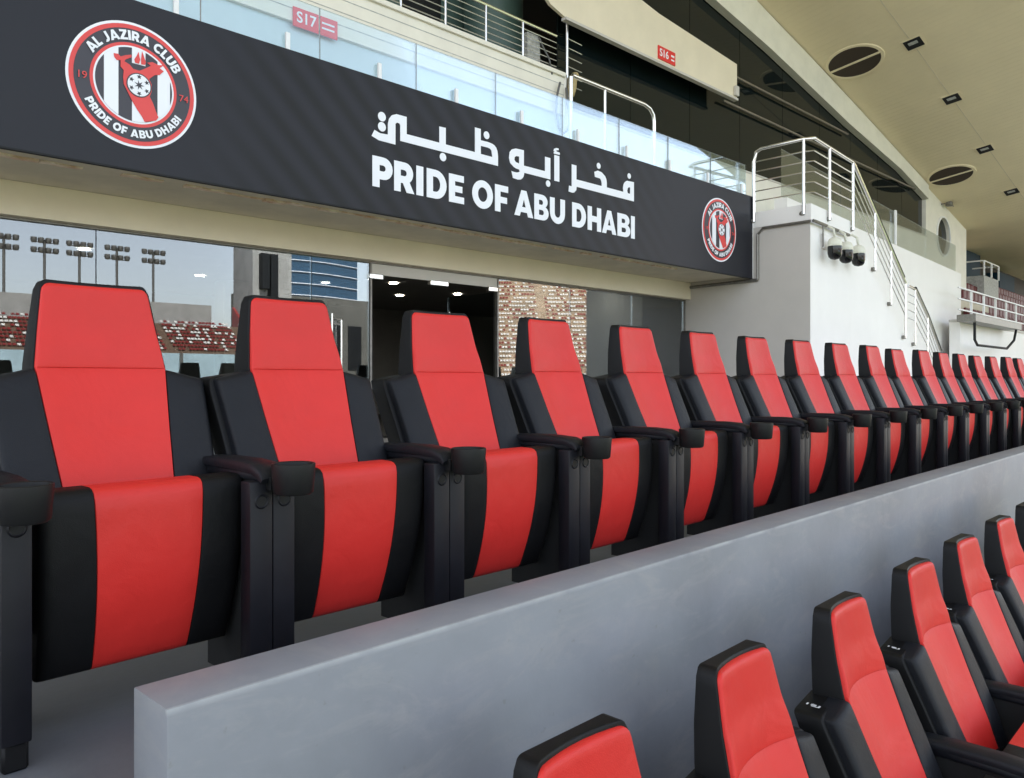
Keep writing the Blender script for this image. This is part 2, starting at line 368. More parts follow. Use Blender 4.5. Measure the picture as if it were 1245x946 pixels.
def bolster(sg):
    mb = MB()
    a = lambda z: strip(z)+0.002; b = lambda z: outer(z)
    f = lambda z: yback(z)-0.002
    if sg > 0: mb.pad(0.44, 0.888, f, a, b, 0.06, r=0.016, rl=0.004, crown=0.003, nx=5, topr=0.010)
    else: mb.pad(0.44, 0.888, f, lambda z: -b(z), lambda z: -a(z), 0.06, r=0.016, rr=0.004, crown=0.003, nx=5, topr=0.010)
    # outer top corner drops a little
    mb.v = [(x, y, z-0.028*max(0, (abs(x)-0.18)/0.11)*max(0, (z-0.70)/0.19)) for x, y, z in mb.v]
    return mb.mesh('side_bolster', 'blk', 50)
me_bol = {1: bolster(1), -1: bolster(-1)}
mb = MB()
mb.pad(0.36, 0.885, lambda z: yback(z)+0.036, lambda z: -outer(z)-0.016, lambda z: outer(z)+0.016, 0.085, r=0.008, nx=5, topr=0.022)
mb.v = [(x, y, z-0.020*max(0, (abs(x)-0.18)/0.11)*max(0, (z-0.70)/0.19)) for x, y, z in mb.v]
mb.pad(0.84, 1.140, lambda z: yback(z)+0.010, lambda z: -head(z)-0.006, lambda z: head(z)+0.006, lambda z: lerp(z, 0.86, 0.105, 1.14, 0.052), r=0.006, nx=7, topr=0.024, crown=lambda z: hc(z)-0.008)
me_shell = mb.mesh('back_shell', 'shell', 50)
# tip-up seat, folded: front faces the pitch
SZ0, SZ1 = 0.135, 0.598
def yseat(z):
    q = (SZ1-z)/(SZ1-SZ0); return -0.005+0.075*q*q-0.012*math.sin(math.pi*q)
sw = lambda z: lerp(z, SZ0, 0.118, SZ1, 0.134)
so_ = lambda z: lerp(z, SZ0, 0.238, SZ1, 0.256)
me_stripe = MB().pad(SZ0, SZ1, yseat, lambda z: -sw(z), lambda z: sw(z), 0.085, r=0.003, rb=0.02, rt=0.032, nx=6, nz=14).mesh('seat_stripe', 'red', 60)
def seatside(sg):
    a = lambda z: sw(z)+0.001; b = lambda z: so_(z)
    if sg > 0: mb = MB().pad(SZ0, SZ1, yseat, a, b, 0.085, rl=0.003, rr=0.028, rb=0.02, rt=0.032, nx=5, nz=14)
    else: mb = MB().pad(SZ0, SZ1, yseat, lambda z: -b(z), lambda z: -a(z), 0.085, rr=0.003, rl=0.028, rb=0.02, rt=0.032, nx=5, nz=14)
    return mb.mesh('seat_side', 'blk_seat', 60)
me_sside = {1: seatside(1), -1: seatside(-1)}
me_hinge = MB().box(-0.27, 0.27, 0.13, 0.20, 0.24, 0.40).mesh('hinge_beam', 'gap', 0)
def post_mesh(single):
    mb = MB()
    spans = [(-0.002, 0.058)] if single else [(-0.066, -0.0006), (0.0006, 0.066)]
    for a, b in spans:
        mb.cbox(a, b, -0.075, -0.02, 0.062, 0.588, 0.005, 2)
    return mb.mesh('armrest_post', 'post', 40)
me_std = MB().box(-0.022, 0.022, -0.0201, 0.27, 0.02, 0.585).mesh('standard', 'gap', 0)
me_post = {False: post_mesh(False), True: post_mesh(True)}
me_cap = MB().add(*(lambda n: ([(0.017*math.cos(2*math.pi*j/n), -0.0785, 0.017*math.sin(2*math.pi*j/n)) for j in range(n)]+[(0.022*math.cos(2*math.pi*j/n), -0.0735, 0.022*math.sin(2*math.pi*j/n)) for j in range(n)]+[(0.014*math.cos(2*math.pi*j/n), -0.0765, 0.014*math.sin(2*math.pi*j/n)) for j in range(n)],
      [(j, (j+1) % n, n+(j+1) % n, n+j) for j in range(n)]+[(2*n+j, 2*n+(j+1) % n, (j+1) % n, j) for j in range(n)]+[tuple(range(2*n, 3*n))]))(20)).mesh('screw_cap', 'post', 30)
me_foot = {s: MB().cbox(*((0.002, 0.054) if s else (-0.052, 0.052)), -0.066, 0.10, 0.0, 0.064, 0.006, 1).mesh('foot', 'shell') for s in (True, False)}
def arm_mesh():
    # profile in (y,z) swept over rounded width
    top = [(0.30, 0.632), (0.18, 0.637), (0.05, 0.638), (-0.03, 0.633), (-0.072, 0.620), (-0.090, 0.596)]
    bot = [(0.30, 0.608), (0.18, 0.610), (0.05, 0.609), (-0.03, 0.603), (-0.058, 0.594), (-0.084, 0.584)]
    W = [(-0.042, 0.6), (-0.040, 0.22), (-0.034, 0.03), (0, 0), (0.034, 0.03), (0.040, 0.22), (0.042, 0.6)]
    v = []; f = []; n = len(W)+2
    for t, b in zip(top, bot):
        for x, k in W: v.append((x, t[0], t[1]+(b[1]-t[1])*k))
        v.append((0.040, b[0], b[1])); v.append((-0.040, b[0], b[1]))
    for i in range(len(top)-1):
        for j in range(n): f.append((i*n+j, i*n+(j+1) % n, (i+1)*n+(j+1) % n, (i+1)*n+j))
    f += [tuple(range(n)), tuple(range((len(top)-1)*n, len(top)*n))]
    mb = MB().add(v, f); mb.cbox(-0.034, 0.034, -0.05, 0.27, 0.586, 0.6095, 0.004, 1)
    return mb.mesh('armrest', 'blk', 45)
me_arm = arm_mesh()
me_cup = MB().lathe([(0.0, 0.556), (0.046, 0.556), (0.052, 0.562), (0.0575, 0.630), (0.0575, 0.636), (0.055, 0.638), (0.050, 0.636), (0.044, 0.57), (0.0, 0.566)], c=(0.024, -0.138, 0), n=28).box(-0.02, 0.05, -0.10, -0.07, 0.565, 0.60).mesh('cup_holder', 'cup', 45)
def seat_icon():
    mb = MB(); z = 0.0
    for (x0, x1, y0, y1) in [(-0.011, 0.011, 0.0, 0.003), (-0.011, -0.008, 0.0031, 0.014), (0.008, 0.011, 0.0031, 0.014), (-0.004, -0.001, 0.007, 0.016), (0.002, 0.005, 0.007, 0.016), (-0.006, 0.007, 0.0205, 0.0235)]:
        mb.box(x0, x1, y0, y1, 0, 0.0008)
    return mb.mesh('seat_number_mark', 'icon', 0)
me_icon = seat_icon()
def make_chair(label, group, loc, rz, single=False, icon=False, off=-P/2, lean=0.0):
    t = thing('stadium_seat', label, 'seat', loc, rz, group)
    sh = obj('back_shell', me_shell, None, t)
    hp = obj('headrest', me_head, None, t); obj('back_pad', me_back, None, t)
    for s in (-1, 1): obj('side_bolster', me_bol[s], None, t)
    obj('seat_stripe', me_stripe, None, t)
    for s in (-1, 1): obj('seat_side', me_sside[s], None, t)
    obj('hinge_beam', me_hinge, None, t)
    po = obj('armrest_post', me_post[single], None, t, (off, 0, 0))
    for x in ([0.028] if single else [-0.0335, 0.0335]): obj('screw_cap', me_cap, None, po, (x, 0, 0.535))
    obj('standard', me_std, None, t, (off+(0.028 if single else 0), 0, 0))
    obj('foot', me_foot[single], None, t, (off, 0, 0))
    obj('armrest', me_arm, None, t, (off+(0.028 if single else 0), 0, 0))
    obj('cup_holder', me_cup, None, t, (off+(0.0 if single else 0), 0, 0))
    if icon:
        i = obj('seat_number_mark', me_icon, None, sh, (-0.245, yback(0.88)+0.062, 0.8742)); i.rotation_euler = (R(4), R(9), R(10)); i.scale = (1.7, 1.7, 1)
    tilt = random.gauss(0, 0.008); fold = random.gauss(0, 0.016); sk = random.gauss(0, 0.006)
    for c in t.children:
        k = c.name.split('.')[0]
        if k in ('back_shell', 'headrest', 'back_pad', 'side_bolster'): c.rotation_euler = (tilt, 0, lean)
        if k in ('seat_stripe', 'seat_side'):
            c.rotation_euler = (fold, sk, 0); c.location = (0, fold*0.35, 0)
    return t
NTH = ['first', 'second', 'third', 'fourth', 'fifth', 'sixth', 'seventh', 'eighth', 'ninth', 'tenth', 'eleventh', 'twelfth', 'thirteenth', 'fourteenth', 'fifteenth', 'sixteenth', 'seventeenth', 'eighteenth', 'nineteenth', 'twentieth', 'twenty-first']
UX = [0.815, 1.420, 2.085]+[2.765+P*k for k in range(18)]
for i, x in enumerate(UX):
    off = -0.028-(P/2 if i == 0 or i > 2 else (UX[i]-UX[i-1])/2)
    lab = f'red and black padded seat, {NTH[i]} from the left end of the upper row'
    if i == 0: lab = 'red and black padded seat at the left end of the upper row, nearest'
    make_chair(lab, 'seats of the upper row', (x, 2.04 if i == 0 else 2.0, 0), random.uniform(-0.012, 0.012), single=(i == 0), off=(-0.345 if i == 0 else off), lean=random.uniform(-0.015, 0.015)+(-0.05 if i == 2 else 0))
for i in range(8):
    x = 1.235+P*i
    lab = f'red and black padded seat, {NTH[i]} from the left in the lower row'
    make_chair(lab, 'seats of the lower row', (x, 0.57, -1.0), random.uniform(-0.01, 0.01), icon=True, lean=random.uniform(-0.012, 0.012))

# ================================================================= LOWER FACADE
# slab that carries the banner and the walkway above
tag(obj('upper_deck', MB().prism([(6.76, 2.585), (9.45, 2.585), (9.45, 3.55), (6.76, 3.55)], 'x', -8, 12.14), 'soffit', None, F(0, 0), FR), kind='structure')
tag(obj('upper_deck', MB().prism([(12.6, 8.10), (18, 8.10), (33.2, 8.75), (33.2, 12.0), (12.6, 12.0)], 'z', 2.585, 3.55), 'soffit', None, F(0, 0), FR), kind='structure')
# beam over the glazing
tag(obj('lintel_beam', MB().box(-8, 12.15, 7.93, 8.20, 2.285, 2.582), 'cream', None, F(0, 0), FR), 'beige beam above the glass front, under the black banner', 'beam')
# rough plaster crack along the soffit
random.seed(3); mb = MB(); s = -1.0
while s < 10.4:
    L = random.uniform(0.10, 0.45); y = 7.06+random.uniform(-0.015, 0.015); wd = random.uniform(0.018, 0.046)
    mb.prism([(s, y-wd), (s+L*0.3, y-wd*1.3), (s+L*0.62, y-wd*0.6), (s+L, y-wd), (s+L, y+wd*0.5), (s+L*0.5, y+wd*1.1), (s+L*0.2, y+wd*0.5), (s, y+wd)], 'z', 2.560+random.uniform(0, 0.012), 2.584)
    s += L+(random.uniform(0.005, 0.02) if random.random() < 0.8 else random.uniform(0.05, 0.3))
tag(obj('plaster_seam', mb, 'plaster', None, F(0, 0), FR, 0), 'rough bare plaster seam along the soffit under the banner', 'plaster', kind='stuff')

gf = thing('lounge_facade', 'reflecting glass front of the lounge behind the seats', 'glass front', F(0, 8.05, 0), FR)
panes = [(-5.6, -3.6), (-3.59, -0.61), (-0.60, 2.355), (2.365, 4.62), (4.63, 5.40), (7.54, 9.045), (9.055, 10.595), (10.605, 12.10)]
for a, b in panes:
    obj('pane', MB().box(a, b, 0, 0.012, 0.02, 2.26), 'pane', gf, smooth=0)
obj('head_rail', MB().cbox(-8, 12.13, -0.03, 0.06, 2.262, 2.286, 0.004, 1), 'steel_dark', gf)
obj('sill_rail', MB().box(-8, 12.13, -0.03, 0.06, 0.0, 0.02), 'steel_dark', gf)
for x in (5.42, 7.52, 12.12): obj('jamb', MB().cbox(x-0.014, x+0.014, -0.02, 0.04, 0.021, 2.261, 0.003, 1), 'steel_dark', gf)
obj('transom_panel', MB().box(5.436, 7.504, -0.012, 0.02, 2.13, 2.26), 'piergrey', gf)
for x, w_ in ((5.49, 0.20), (6.47, 0.30), (7.42, 0.17)):
    obj('patch_fitting', MB().cbox(x-w_/2, x+w_/2, -0.03, 0.035, 2.075, 2.135, 0.006, 1), 'steel', gf)
# pull handle on the fixed leaf left of the doorway
h = obj('pull_handle', MB().tube([(4.86, -0.05, 0.80), (4.86, -0.05, 1.62)], 0.012).tube([(4.985, -0.05, 0.80), (4.985, -0.05, 1.55)], 0.012).tube([(4.86, -0.05, 1.50), (4.985, -0.05, 1.50)], 0.009).tube([(4.86, -0.05, 1.56), (4.985, -0.05, 1.56)], 0.009), 'steel', gf)
for a, b in ((5.45, 6.465), (6.475, 7.49)):
    hx = a if a < 6 else b
    d = obj('door_leaf', MB().box(hx-0.006, hx+0.006, 0.05, 1.05, 0.02, 2.072), 'doorpane', gf, smooth=0)
    sx = 0.05 if a < 6 else -0.05
    obj('door_handle', MB().tube([(hx+sx, 0.95, 0.75), (hx+sx, 0.95, 1.85)], 0.012), 'steel', d)

# lounge behind the glass
lg = thing('lounge_room', 'dim lounge walls behind the glass front', 'room', F(0, 0), FR)
obj('back_wall', MB().box(-8, 16, 16.2, 16.4, 0, 2.8), 'interior', lg)
obj('side_wall', MB().box(-8.2, -8.001, 8.1, 16.4, 0, 2.8), 'interior', lg); obj('side_wall', MB().box(16.001, 16.2, 8.1, 16.4, 0, 2.8), 'interior', lg)
tag(obj('lounge_floor', MB().box(-8, 16, 9.6, 16.2, -0.3, 0.0), 'interior_dark', None, F(0, 0), FR), kind='structure')
tag(obj('lounge_ceiling', MB().box(-8, 16, 9.46, 16.2, 2.585, 2.8), 'interior', None, F(0, 0), FR), kind='structure')
tag(obj('added_partition', MB().box(8.62, 12.1, 8.95, 9.05, 0, 2.58), 'white', None, F(0, 0), FR), 'added pale partition behind the glass, standing in for the mirrored pier', 'partition')  # added to give the right panes the grey of the mirrored pier
tag(obj('lounge_column', MB().cbox(5.9, 6.35, 13.2, 13.6, 0, 2.58, 0.02, 1), 'interior', None, F(0, 0), FR), 'square grey column standing in the dim lounge', 'column')
dl0 = thing('downlight', 'small round downlight in the lounge ceiling behind the glass', 'light', F(0, 0, 2.58), FR, 'lounge downlights')
obj('trim_ring', MB().lathe([(0.10, 0.0), (0.10, -0.01), (0.08, -0.012), (0.078, 0.0)], n=20), 'whitepaint', dl0); obj('lamp', MB().lathe([(0.0, -0.004), (0.077, -0.004)], n=20), 'lamp', dl0)
spots = [(1.2, 9.3), (3.2, 11.4), (4.4, 9.5), (8.3, 11.6), (10.3, 12.2), (9.6, 13.2), (9.4, 8.45), (11.2, 8.45), (7.4, 12.4), (5.4, 13.0)]  # the pair just behind the panes are added to light the partition
for i, (a, b) in enumerate(spots):
    if i == 0: dl0.location = F(a, b, 2.578)
    else: dup(dl0, F(a, b, 2.578))

# ================================================================= BANNER
bn = thing('banner', 'long black fascia banner with white lettering and two round club crests', 'banner', F(0, 6.72, 0), FR)
obj('panel', MB().box(-4, 12.15, 0.0, 0.03, 2.56, 3.93), 'banner', bn, smooth=0)
obj('edge_trim', MB().box(-4, 12.15, -0.004, 0.036, 2.545, 2.559), 'dark', bn, smooth=0)
obj('end_trim', MB().box(12.151, 12.165, -0.01, 0.05, 2.50, 3.66), 'whitepaint', bn, smooth=0)
T = 0.003
def arc(cx, cy, rx, ry, a0, a1, n=10): return [(cx+rx*math.cos(R(a0+(a1-a0)*i/n)), cy+ry*math.sin(R(a0+(a1-a0)*i/n))) for i in range(n+1)]
def glyph(ch):
    # unit height; returns (width, loops)
    if ch == 'I': return 0.28, [[(0, 0), (0.28, 0), (0.28, 1), (0, 1)]]
    if ch == 'P': return 0.80, [[(0, 0), (0.28, 0), (0.28, 0.27), (0.44, 0.27)]+arc(0.44, 0.635, 0.36, 0.365, -90, 90)+[(0, 1)], [(0.28, 0.54)]+[(0.28, 0.735)]+arc(0.42, 0.637, 0.10, 0.098, 90, -90)]
    if ch == 'R': return 0.84, [[(0, 0), (0.27, 0), (0.27, 0.30), (0.36, 0.30), (0.52, 0), (0.84, 0), (0.64, 0.36)]+arc(0.45, 0.65, 0.34, 0.35, -38, 90)+[(0, 1)], [(0.27, 0.54), (0.27, 0.745)]+arc(0.42, 0.642, 0.10, 0.102, 90, -90)]
    if ch == 'D': return 0.90, [[(0, 0), (0.40, 0)]+arc(0.40, 0.5, 0.50, 0.50, -90, 90, 16)+[(0, 1)], [(0.28, 0.24), (0.28, 0.76)]+arc(0.40, 0.5, 0.21, 0.26, 90, -90, 12)]
    if ch == 'E': return 0.70, [[(0, 0), (0.70, 0), (0.70, 0.235), (0.28, 0.235), (0.28, 0.385), (0.62, 0.385), (0.62, 0.61), (0.28, 0.61), (0.28, 0.765), (0.69, 0.765), (0.69, 1), (0, 1)]]
    if ch == 'F': return 0.68, [[(0, 0), (0.28, 0), (0.28, 0.34), (0.62, 0.34), (0.62, 0.57), (0.28, 0.57), (0.28, 0.765), (0.68, 0.765), (0.68, 1), (0, 1)]]
    if ch == 'O': return 1.04, [arc(0.52, 0.5, 0.52, 0.52, 0, 352, 30), arc(0.52, 0.5, 0.235, 0.265, 0, 350, 24)]
    if ch == 'A': return 1.04, [[(0, 0), (0.29, 0), (0.35, 0.16), (0.69, 0.16), (0.75, 0), (1.04, 0), (0.66, 1), (0.38, 1)], [(0.42, 0.36), (0.62, 0.36), (0.52, 0.66)]]
    if ch == 'B': return 0.84, [[(0, 0), (0.50, 0)]+arc(0.50, 0.285, 0.34, 0.285, -90, 70)+arc(0.46, 0.74, 0.32, 0.26, -50, 90)+[(0, 1)], [(0.27, 0.20), (0.27, 0.40), (0.46, 0.40)]+arc(0.46, 0.30, 0.10, 0.10, 90, -90, 6), [(0.27, 0.60), (0.27, 0.79), (0.42, 0.79)]+arc(0.42, 0.695, 0.09, 0.095, 90, -90, 6)]
    if ch == 'U': return 0.90, [[(0, 1), (0, 0.42)]+arc(0.45, 0.42, 0.45, 0.44, 180, 360, 16)+[(0.90, 1), (0.62, 1), (0.62, 0.40)]+arc(0.45, 0.40, 0.17, 0.17, 0, -180, 12)+[(0.28, 1)]]
    if ch == 'L': return 0.62, [[(0, 0), (0.62, 0), (0.62, 0.235), (0.27, 0.235), (0.27, 1), (0, 1)]]
    if ch == 'J': return 0.62, [[(0.35, 1), (0.35, 0.36)]+arc(0.24, 0.34, 0.11, 0.11, 0, -110, 8)+[(0.04, 0.02)]+arc(0.24, 0.36, 0.38, 0.37, -100, 0, 12)+[(0.62, 1)]]
    if ch == 'Z': return 0.80, [[(0, 0), (0.80, 0), (0.80, 0.22), (0.36, 0.22), (0.80, 0.82), (0.80, 1), (0.02, 1), (0.02, 0.78), (0.43, 0.78), (0, 0.18)]]
    if ch == 'C': return 0.92, [arc(0.52, 0.5, 0.52, 0.52, 42, 318, 26)+arc(0.52, 0.5, 0.26, 0.27, 312, 48, 20)]
    if ch == 'H': return 0.90, [[(0, 0), (0.28, 0), (0.28, 0.37), (0.62, 0.37), (0.62, 0), (0.90, 0), (0.90, 1), (0.62, 1), (0.62, 0.62), (0.28, 0.62), (0.28, 1), (0, 1)]]
LET = [('P', 4.547, 4.796), ('R', 4.815, 5.074), ('I', 5.101, 5.194), ('D', 5.24, 5.514), ('E', 5.548, 5.767), ('O', 5.888, 6.207), ('F', 6.239, 6.451), ('A', 6.554, 6.874), ('B', 6.893, 7.147), ('U', 7.172, 7.449), ('D', 7.586, 7.857), ('H', 7.891, 8.167), ('A', 8.186, 8.489), ('B', 8.514, 8.8), ('I', 8.815, 8.901)]
for ch, a, b in LET:
    wd, lp = glyph(ch); k = (b-a)/wd
    z0, hh = 2.815, 0.312
    mobj('letter', flat([[(a+x*k, z0+y*hh) for x, y in l] for l in lp], T), 'letter', bn, (0, -0.002, 0))
ARAB = [
 [[(4.572, 3.387), (4.64, 3.368), (4.737, 3.375), (4.737, 3.487), (4.751, 3.542), (4.786, 3.585), (4.843, 3.61), (4.975, 3.611), (4.975, 3.431), (5.413, 3.432), (5.413, 3.609), (5.503, 3.613), (5.503, 3.432), (5.929, 3.433), (5.929, 3.714), (6.018, 3.715), (6.018, 3.586), (6.136, 3.589), (6.20, 3.582), (6.233, 3.57), (6.26, 3.548), (6.278, 3.514), (6.287, 3.457), (6.287, 3.343), (4.892, 3.343), (4.892, 3.505), (4.882, 3.522), (4.852, 3.525), (4.831, 3.506), (4.831, 3.291), (4.626, 3.293), (4.538, 3.32)],
  [(6.018, 3.523), (6.128, 3.525), (6.165, 3.518), (6.184, 3.501), (6.198, 3.43), (6.018, 3.43)]],
 [[(6.713, 3.612), (6.713, 3.428), (7.082, 3.428), (7.082, 3.608), (7.179, 3.608), (7.179, 3.343), (6.721, 3.343), (6.709, 3.299), (6.69, 3.272), (6.662, 3.252), (6.614, 3.242), (6.53, 3.247), (6.506, 3.326), (6.54, 3.322), (6.596, 3.323), (6.643, 3.341), (6.633, 3.366), (6.58, 3.370), (6.54, 3.382), (6.484, 3.418), (6.465, 3.475), (6.475, 3.543), (6.512, 3.583), (6.577, 3.606)],
  [(6.633, 3.521), (6.633, 3.437), (6.581, 3.444), (6.554, 3.465), (6.558, 3.499), (6.586, 3.518)]],
 [[(7.251, 3.664), (7.344, 3.665), (7.344, 3.342), (7.251, 3.342)]],
 [[(7.327, 3.759), (7.334, 3.74), (7.286, 3.726), (7.294, 3.714), (7.352, 3.71), (7.352, 3.682), (7.24, 3.678), (7.24, 3.696), (7.257, 3.703), (7.236, 3.712), (7.249, 3.74), (7.286, 3.756)]],
 [[(7.578, 3.608), (7.669, 3.608), (7.669, 3.430), (8.178, 3.431), (8.178, 3.472), (8.165, 3.508), (8.143, 3.526), (8.069, 3.528), (8.039, 3.53), (8.027, 3.594), (8.097, 3.622), (8.178, 3.614), (8.249, 3.575), (8.275, 3.54), (8.284, 3.498), (8.284, 3.431), (8.644, 3.431), (8.636, 3.482), (8.645, 3.525), (8.661, 3.556), (8.69, 3.58), (8.724, 3.597), (8.881, 3.605), (8.881, 3.336), (7.673, 3.337), (7.665, 3.29), (7.625, 3.254), (7.593, 3.246), (7.518, 3.251), (7.528, 3.327), (7.578, 3.325)],
  [(8.795, 3.517), (8.795, 3.428), (8.744, 3.429), (8.729, 3.459), (8.744, 3.5), (8.765, 3.515)]]]
for lp in ARAB: mobj('letter', flat(lp, T), 'letter', bn, (0, -0.002, 0))
for a, b, r in [(4.663, 3.542, 0.048), (4.663, 3.439, 0.048), (5.464, 3.286, 0.045), (6.107, 3.663, 0.044), (7.138, 3.285, 0.040), (8.115, 3.689, 0.040), (8.774, 3.672, 0.038)]:
    mobj('letter_dot', flat([circ(a, b, r, 24)], T), 'letter', bn, (0, -0.002, 0))
# crests
FIG = [(-0.162, 0.21), (-0.129, 0.214), (-0.11, 0.198), (-0.072, 0.219), (-0.029, 0.235), (-0.026, 0.216), (-0.072, 0.185), (-0.081, 0.167), (-0.043, 0.153), (-0.014, 0.125), (0.035, 0.123), (0.084, 0.157), (0.124, 0.188), (0.094, 0.204), (0.134, 0.221), (0.184, 0.21), (0.226, 0.22), (0.194, 0.187), (0.226, 0.17), (0.194, 0.132), (0.154, 0.119), (0.109, 0.076), (0.129, 0.035), (0.129, -0.022), (0.114, -0.067), (0.139, -0.113), (0.164, -0.18), (0.184, -0.222), (0.164, -0.252), (0.074, -0.283), (0.054, -0.246), (0.015, -0.194), (-0.024, -0.132), (-0.057, -0.069), (-0.086, -0.016), (-0.091, 0.043), (-0.086, 0.095), (-0.11, 0.119), (-0.11, 0.169), (-0.138, 0.161), (-0.157, 0.181)]
FLAME = [[(0.030, 0.178), (0.001, 0.180), (-0.006, 0.204), (0.012, 0.237), (0.028, 0.275), (0.033, 0.24), (0.040, 0.215)], [(0.048, 0.178), (0.078, 0.182), (0.084, 0.205), (0.072, 0.240), (0.054, 0.288), (0.050, 0.25), (0.046, 0.215)]]
def arctext(s, rad, mid, size, bold, parent, up, m='letter', track=1.0):
    ms = []
    for ch in s:
        if ch == ' ': ms.append((None, size*0.26)); continue
        wd, lp = glyph(ch); k = size*0.72
        me = flat([[(x*k*0.94, y*k) for x, y in l] for l in lp], 0.0016); ms.append((me, wd*k*0.94+size*0.11*track))
    tot = sum(wd for _, wd in ms); pos = -tot/2
    zc = size*0.0
    for me, wd in ms:
        if me:
            a = (pos+wd/2)/rad
            xs = [v.co.x for v in me.vertices]; cx = (max(xs)+min(xs))/2
            zs = [v.co.z for v in me.vertices]; cz = (max(zs)+min(zs))/2
            me.transform(Matrix.Translation((-cx, 0, -cz)))
            th = a if up else -a
            px, pz = (rad*math.sin(a), rad*math.cos(a)) if up else (rad*math.sin(a), -rad*math.cos(a))
            mobj('crest_letter', me, m, parent, (px, -0.0155, pz), th if up else th)
        pos += wd
def crest(S, z):
    g = obj('crest', MB().add([], []), 'letter', bn, (S, 0, z))
    def disc(name, r, k, m, r2=None):
        mobj(name, flat([circ(0, 0, r, 72)], 0.002), m, g, (0, -0.0011-0.0022*k, 0))
    g.data = flat([circ(0, 0, 0.503, 72)], 0.002); g.data.materials.append(M['letter']); g.location = (S, -0.0012, z)
    disc('crest_ring', 0.482, 1, 'crest_red'); disc('crest_ring', 0.448, 2, 'crest_dark'); disc('crest_ring', 0.335, 3, 'crest_red'); disc('crest_ring', 0.310, 4, 'letter'); disc('crest_field', 0.296, 5, 'crest_dark')
    def chord(x0, x1, r=0.2955):
        n = 10; xs = [x0+(x1-x0)*i/n for i in range(n+1)]
        return [(x, -math.sqrt(max(0, r*r-x*x))) for x in xs]+[(x, math.sqrt(max(0, r*r-x*x))) for x in xs[::-1]]
    for a, b in ((-0.232, -0.125), (-0.022, 0.082), (0.178, 0.278)):
        mobj('crest_stripe', flat([chord(a, b)], 0.002), 'letter', g, (0, -0.0011-0.0022*6, 0))
    mobj('crest_band', flat([[(-0.10, 0.10), (0.13, 0.10), (0.13, 0.172), (-0.10, 0.172)]], 0.002), 'crest_dark', g, (0, -0.0011-0.0022*7, 0))
    mobj('crest_figure', flat([FIG], 0.002), 'crest_red', g, (0, -0.0011-0.0022*8, 0))
    for fl in FLAME: mobj('crest_flame', flat([fl], 0.002), 'crest_red', g, (0, -0.0011-0.0022*8, 0))
    mobj('crest_ball', flat([circ(0.03, 0.003, 0.097, 40)], 0.002), 'crest_dark', g, (0, -0.0011-0.0022*9, 0))
    mobj('crest_ball', flat([circ(0.03, 0.003, 0.088, 40)], 0.002), 'letter', g, (0, -0.0011-0.0022*10, 0))
    def star(cx, cz, ro, ri, n=7, a0=0): return [(cx+(ro if i % 2 == 0 else ri)*math.cos(a0+math.pi*i/n), cz+(ro if i % 2 == 0 else ri)*math.sin(a0+math.pi*i/n)) for i in range(2*n)]
    mobj('crest_star', flat([star(0.03, 0.003, 0.040, 0.014)], 0.002), 'crest_dark', g, (0, -0.0011-0.0022*11, 0))
    for i in range(6):
        a = R(60*i+30); mobj('crest_star', flat([star(0.03+0.068*math.cos(a), 0.003+0.068*math.sin(a), 0.020, 0.009, 5, a)], 0.002), 'crest_dark', g, (0, -0.0011-0.0022*11, 0))
    arctext('AL JAZIRA CLUB', 0.392, 0, 0.108, 0.0040, g, True, track=0.6)
    arctext('PRIDE OF ABU DHABI', 0.392, 0, 0.088, 0.0032, g, False, track=0.5)
    for s_, x in (('19', -0.392), ('74', 0.392)):
        mobj('crest_letter', text_mesh(s_, 0.080, 0.0, 0.0016), 'crest_red', g, (x, -0.0155, -0.02))
    return g
crest(2.255, 3.238); crest(11.11, 3.232)

# glass balustrade above the banner
bl = thing('glass_balustrade', 'frameless pale blue glass balustrade on clamps above the banner', 'balustrade', F(0, 6.82, 0), FR)
a = -0.67
while a < 12.0:
    b = min(a+1.17, 12.12)
    obj('glass_pane', MB().box(a+0.006, b-0.006, 0, 0.015, 3.62, 4.475), 'railglass', bl, smooth=0)
    obj('joint_strip', MB().box(a-0.0045, a+0.0045, 0.002, 0.013, 3.62, 4.475), 'steel_dark', bl, smooth=0); a += 1.17
for k in range(12):
    x = 0.55+1.035*k
    if x < 12.0: obj('clamp', MB().cbox(x-0.022, x+0.022, -0.035, -0.004, 3.56, 4.12, 0.005, 1), 'whitepaint', bl)
# steel hoop guard behind the balustrade
hoop = thing('guard_rail', 'bent steel hoop rail behind the glass balustrade right of the corner', 'railing', F(0, 7.15, 3.55), FR)
obj('rail', MB().tube([(8.05, 0, 0), (8.05, 0, 1.42), (8.08, 0, 1.45), (9.70, 0, 1.45), (9.85, 0, 1.42), (9.94, 0, 1.34), (9.96, 0, 1.24), (9.96, 0, 0)], 0.028, 10), 'steel', hoop)
obj('post', MB().tube([(8.78, 0, 0), (8.78, 0, 1.44)], 0.018, 8), 'steel', hoop)

# ================================================================= UPPER LEVEL
uw = thing('upstand_wall', 'cream upstand wall below the dark glazed boxes', 'wall', F(0, 9.46, 0), FR)
obj('wall', MB().box(10.45, 28.84, 0, 0.2, 3.55, 5.70), 'fascia', uw, smooth=0)
obj('coping', MB().box(10.45, 28.84, -0.02, 0.22, 5.701, 5.74), 'piergrey', uw, smooth=0)
fw = thing('tier_wall', 'white wall of the raised tier behind the balustrade, left of the dark boxes', 'wall', F(0, 9.4, 0), FR)
obj('upper_band', MB().box(-6, 10.40, 0, 0.3, 5.54, 6.20), 'fascia', fw, smooth=0)
obj('kerb', MB().box(-6, 10.40, -0.05, 0.3, 6.201, 6.27), 'fascia', fw, smooth=0)
obj('lower_band', MB().box(-6, 10.40, 0.06, 0.3, 3.55, 5.539), 'skylit_blue', fw, smooth=0)  # blue cast of the sky painted into this part of the wall
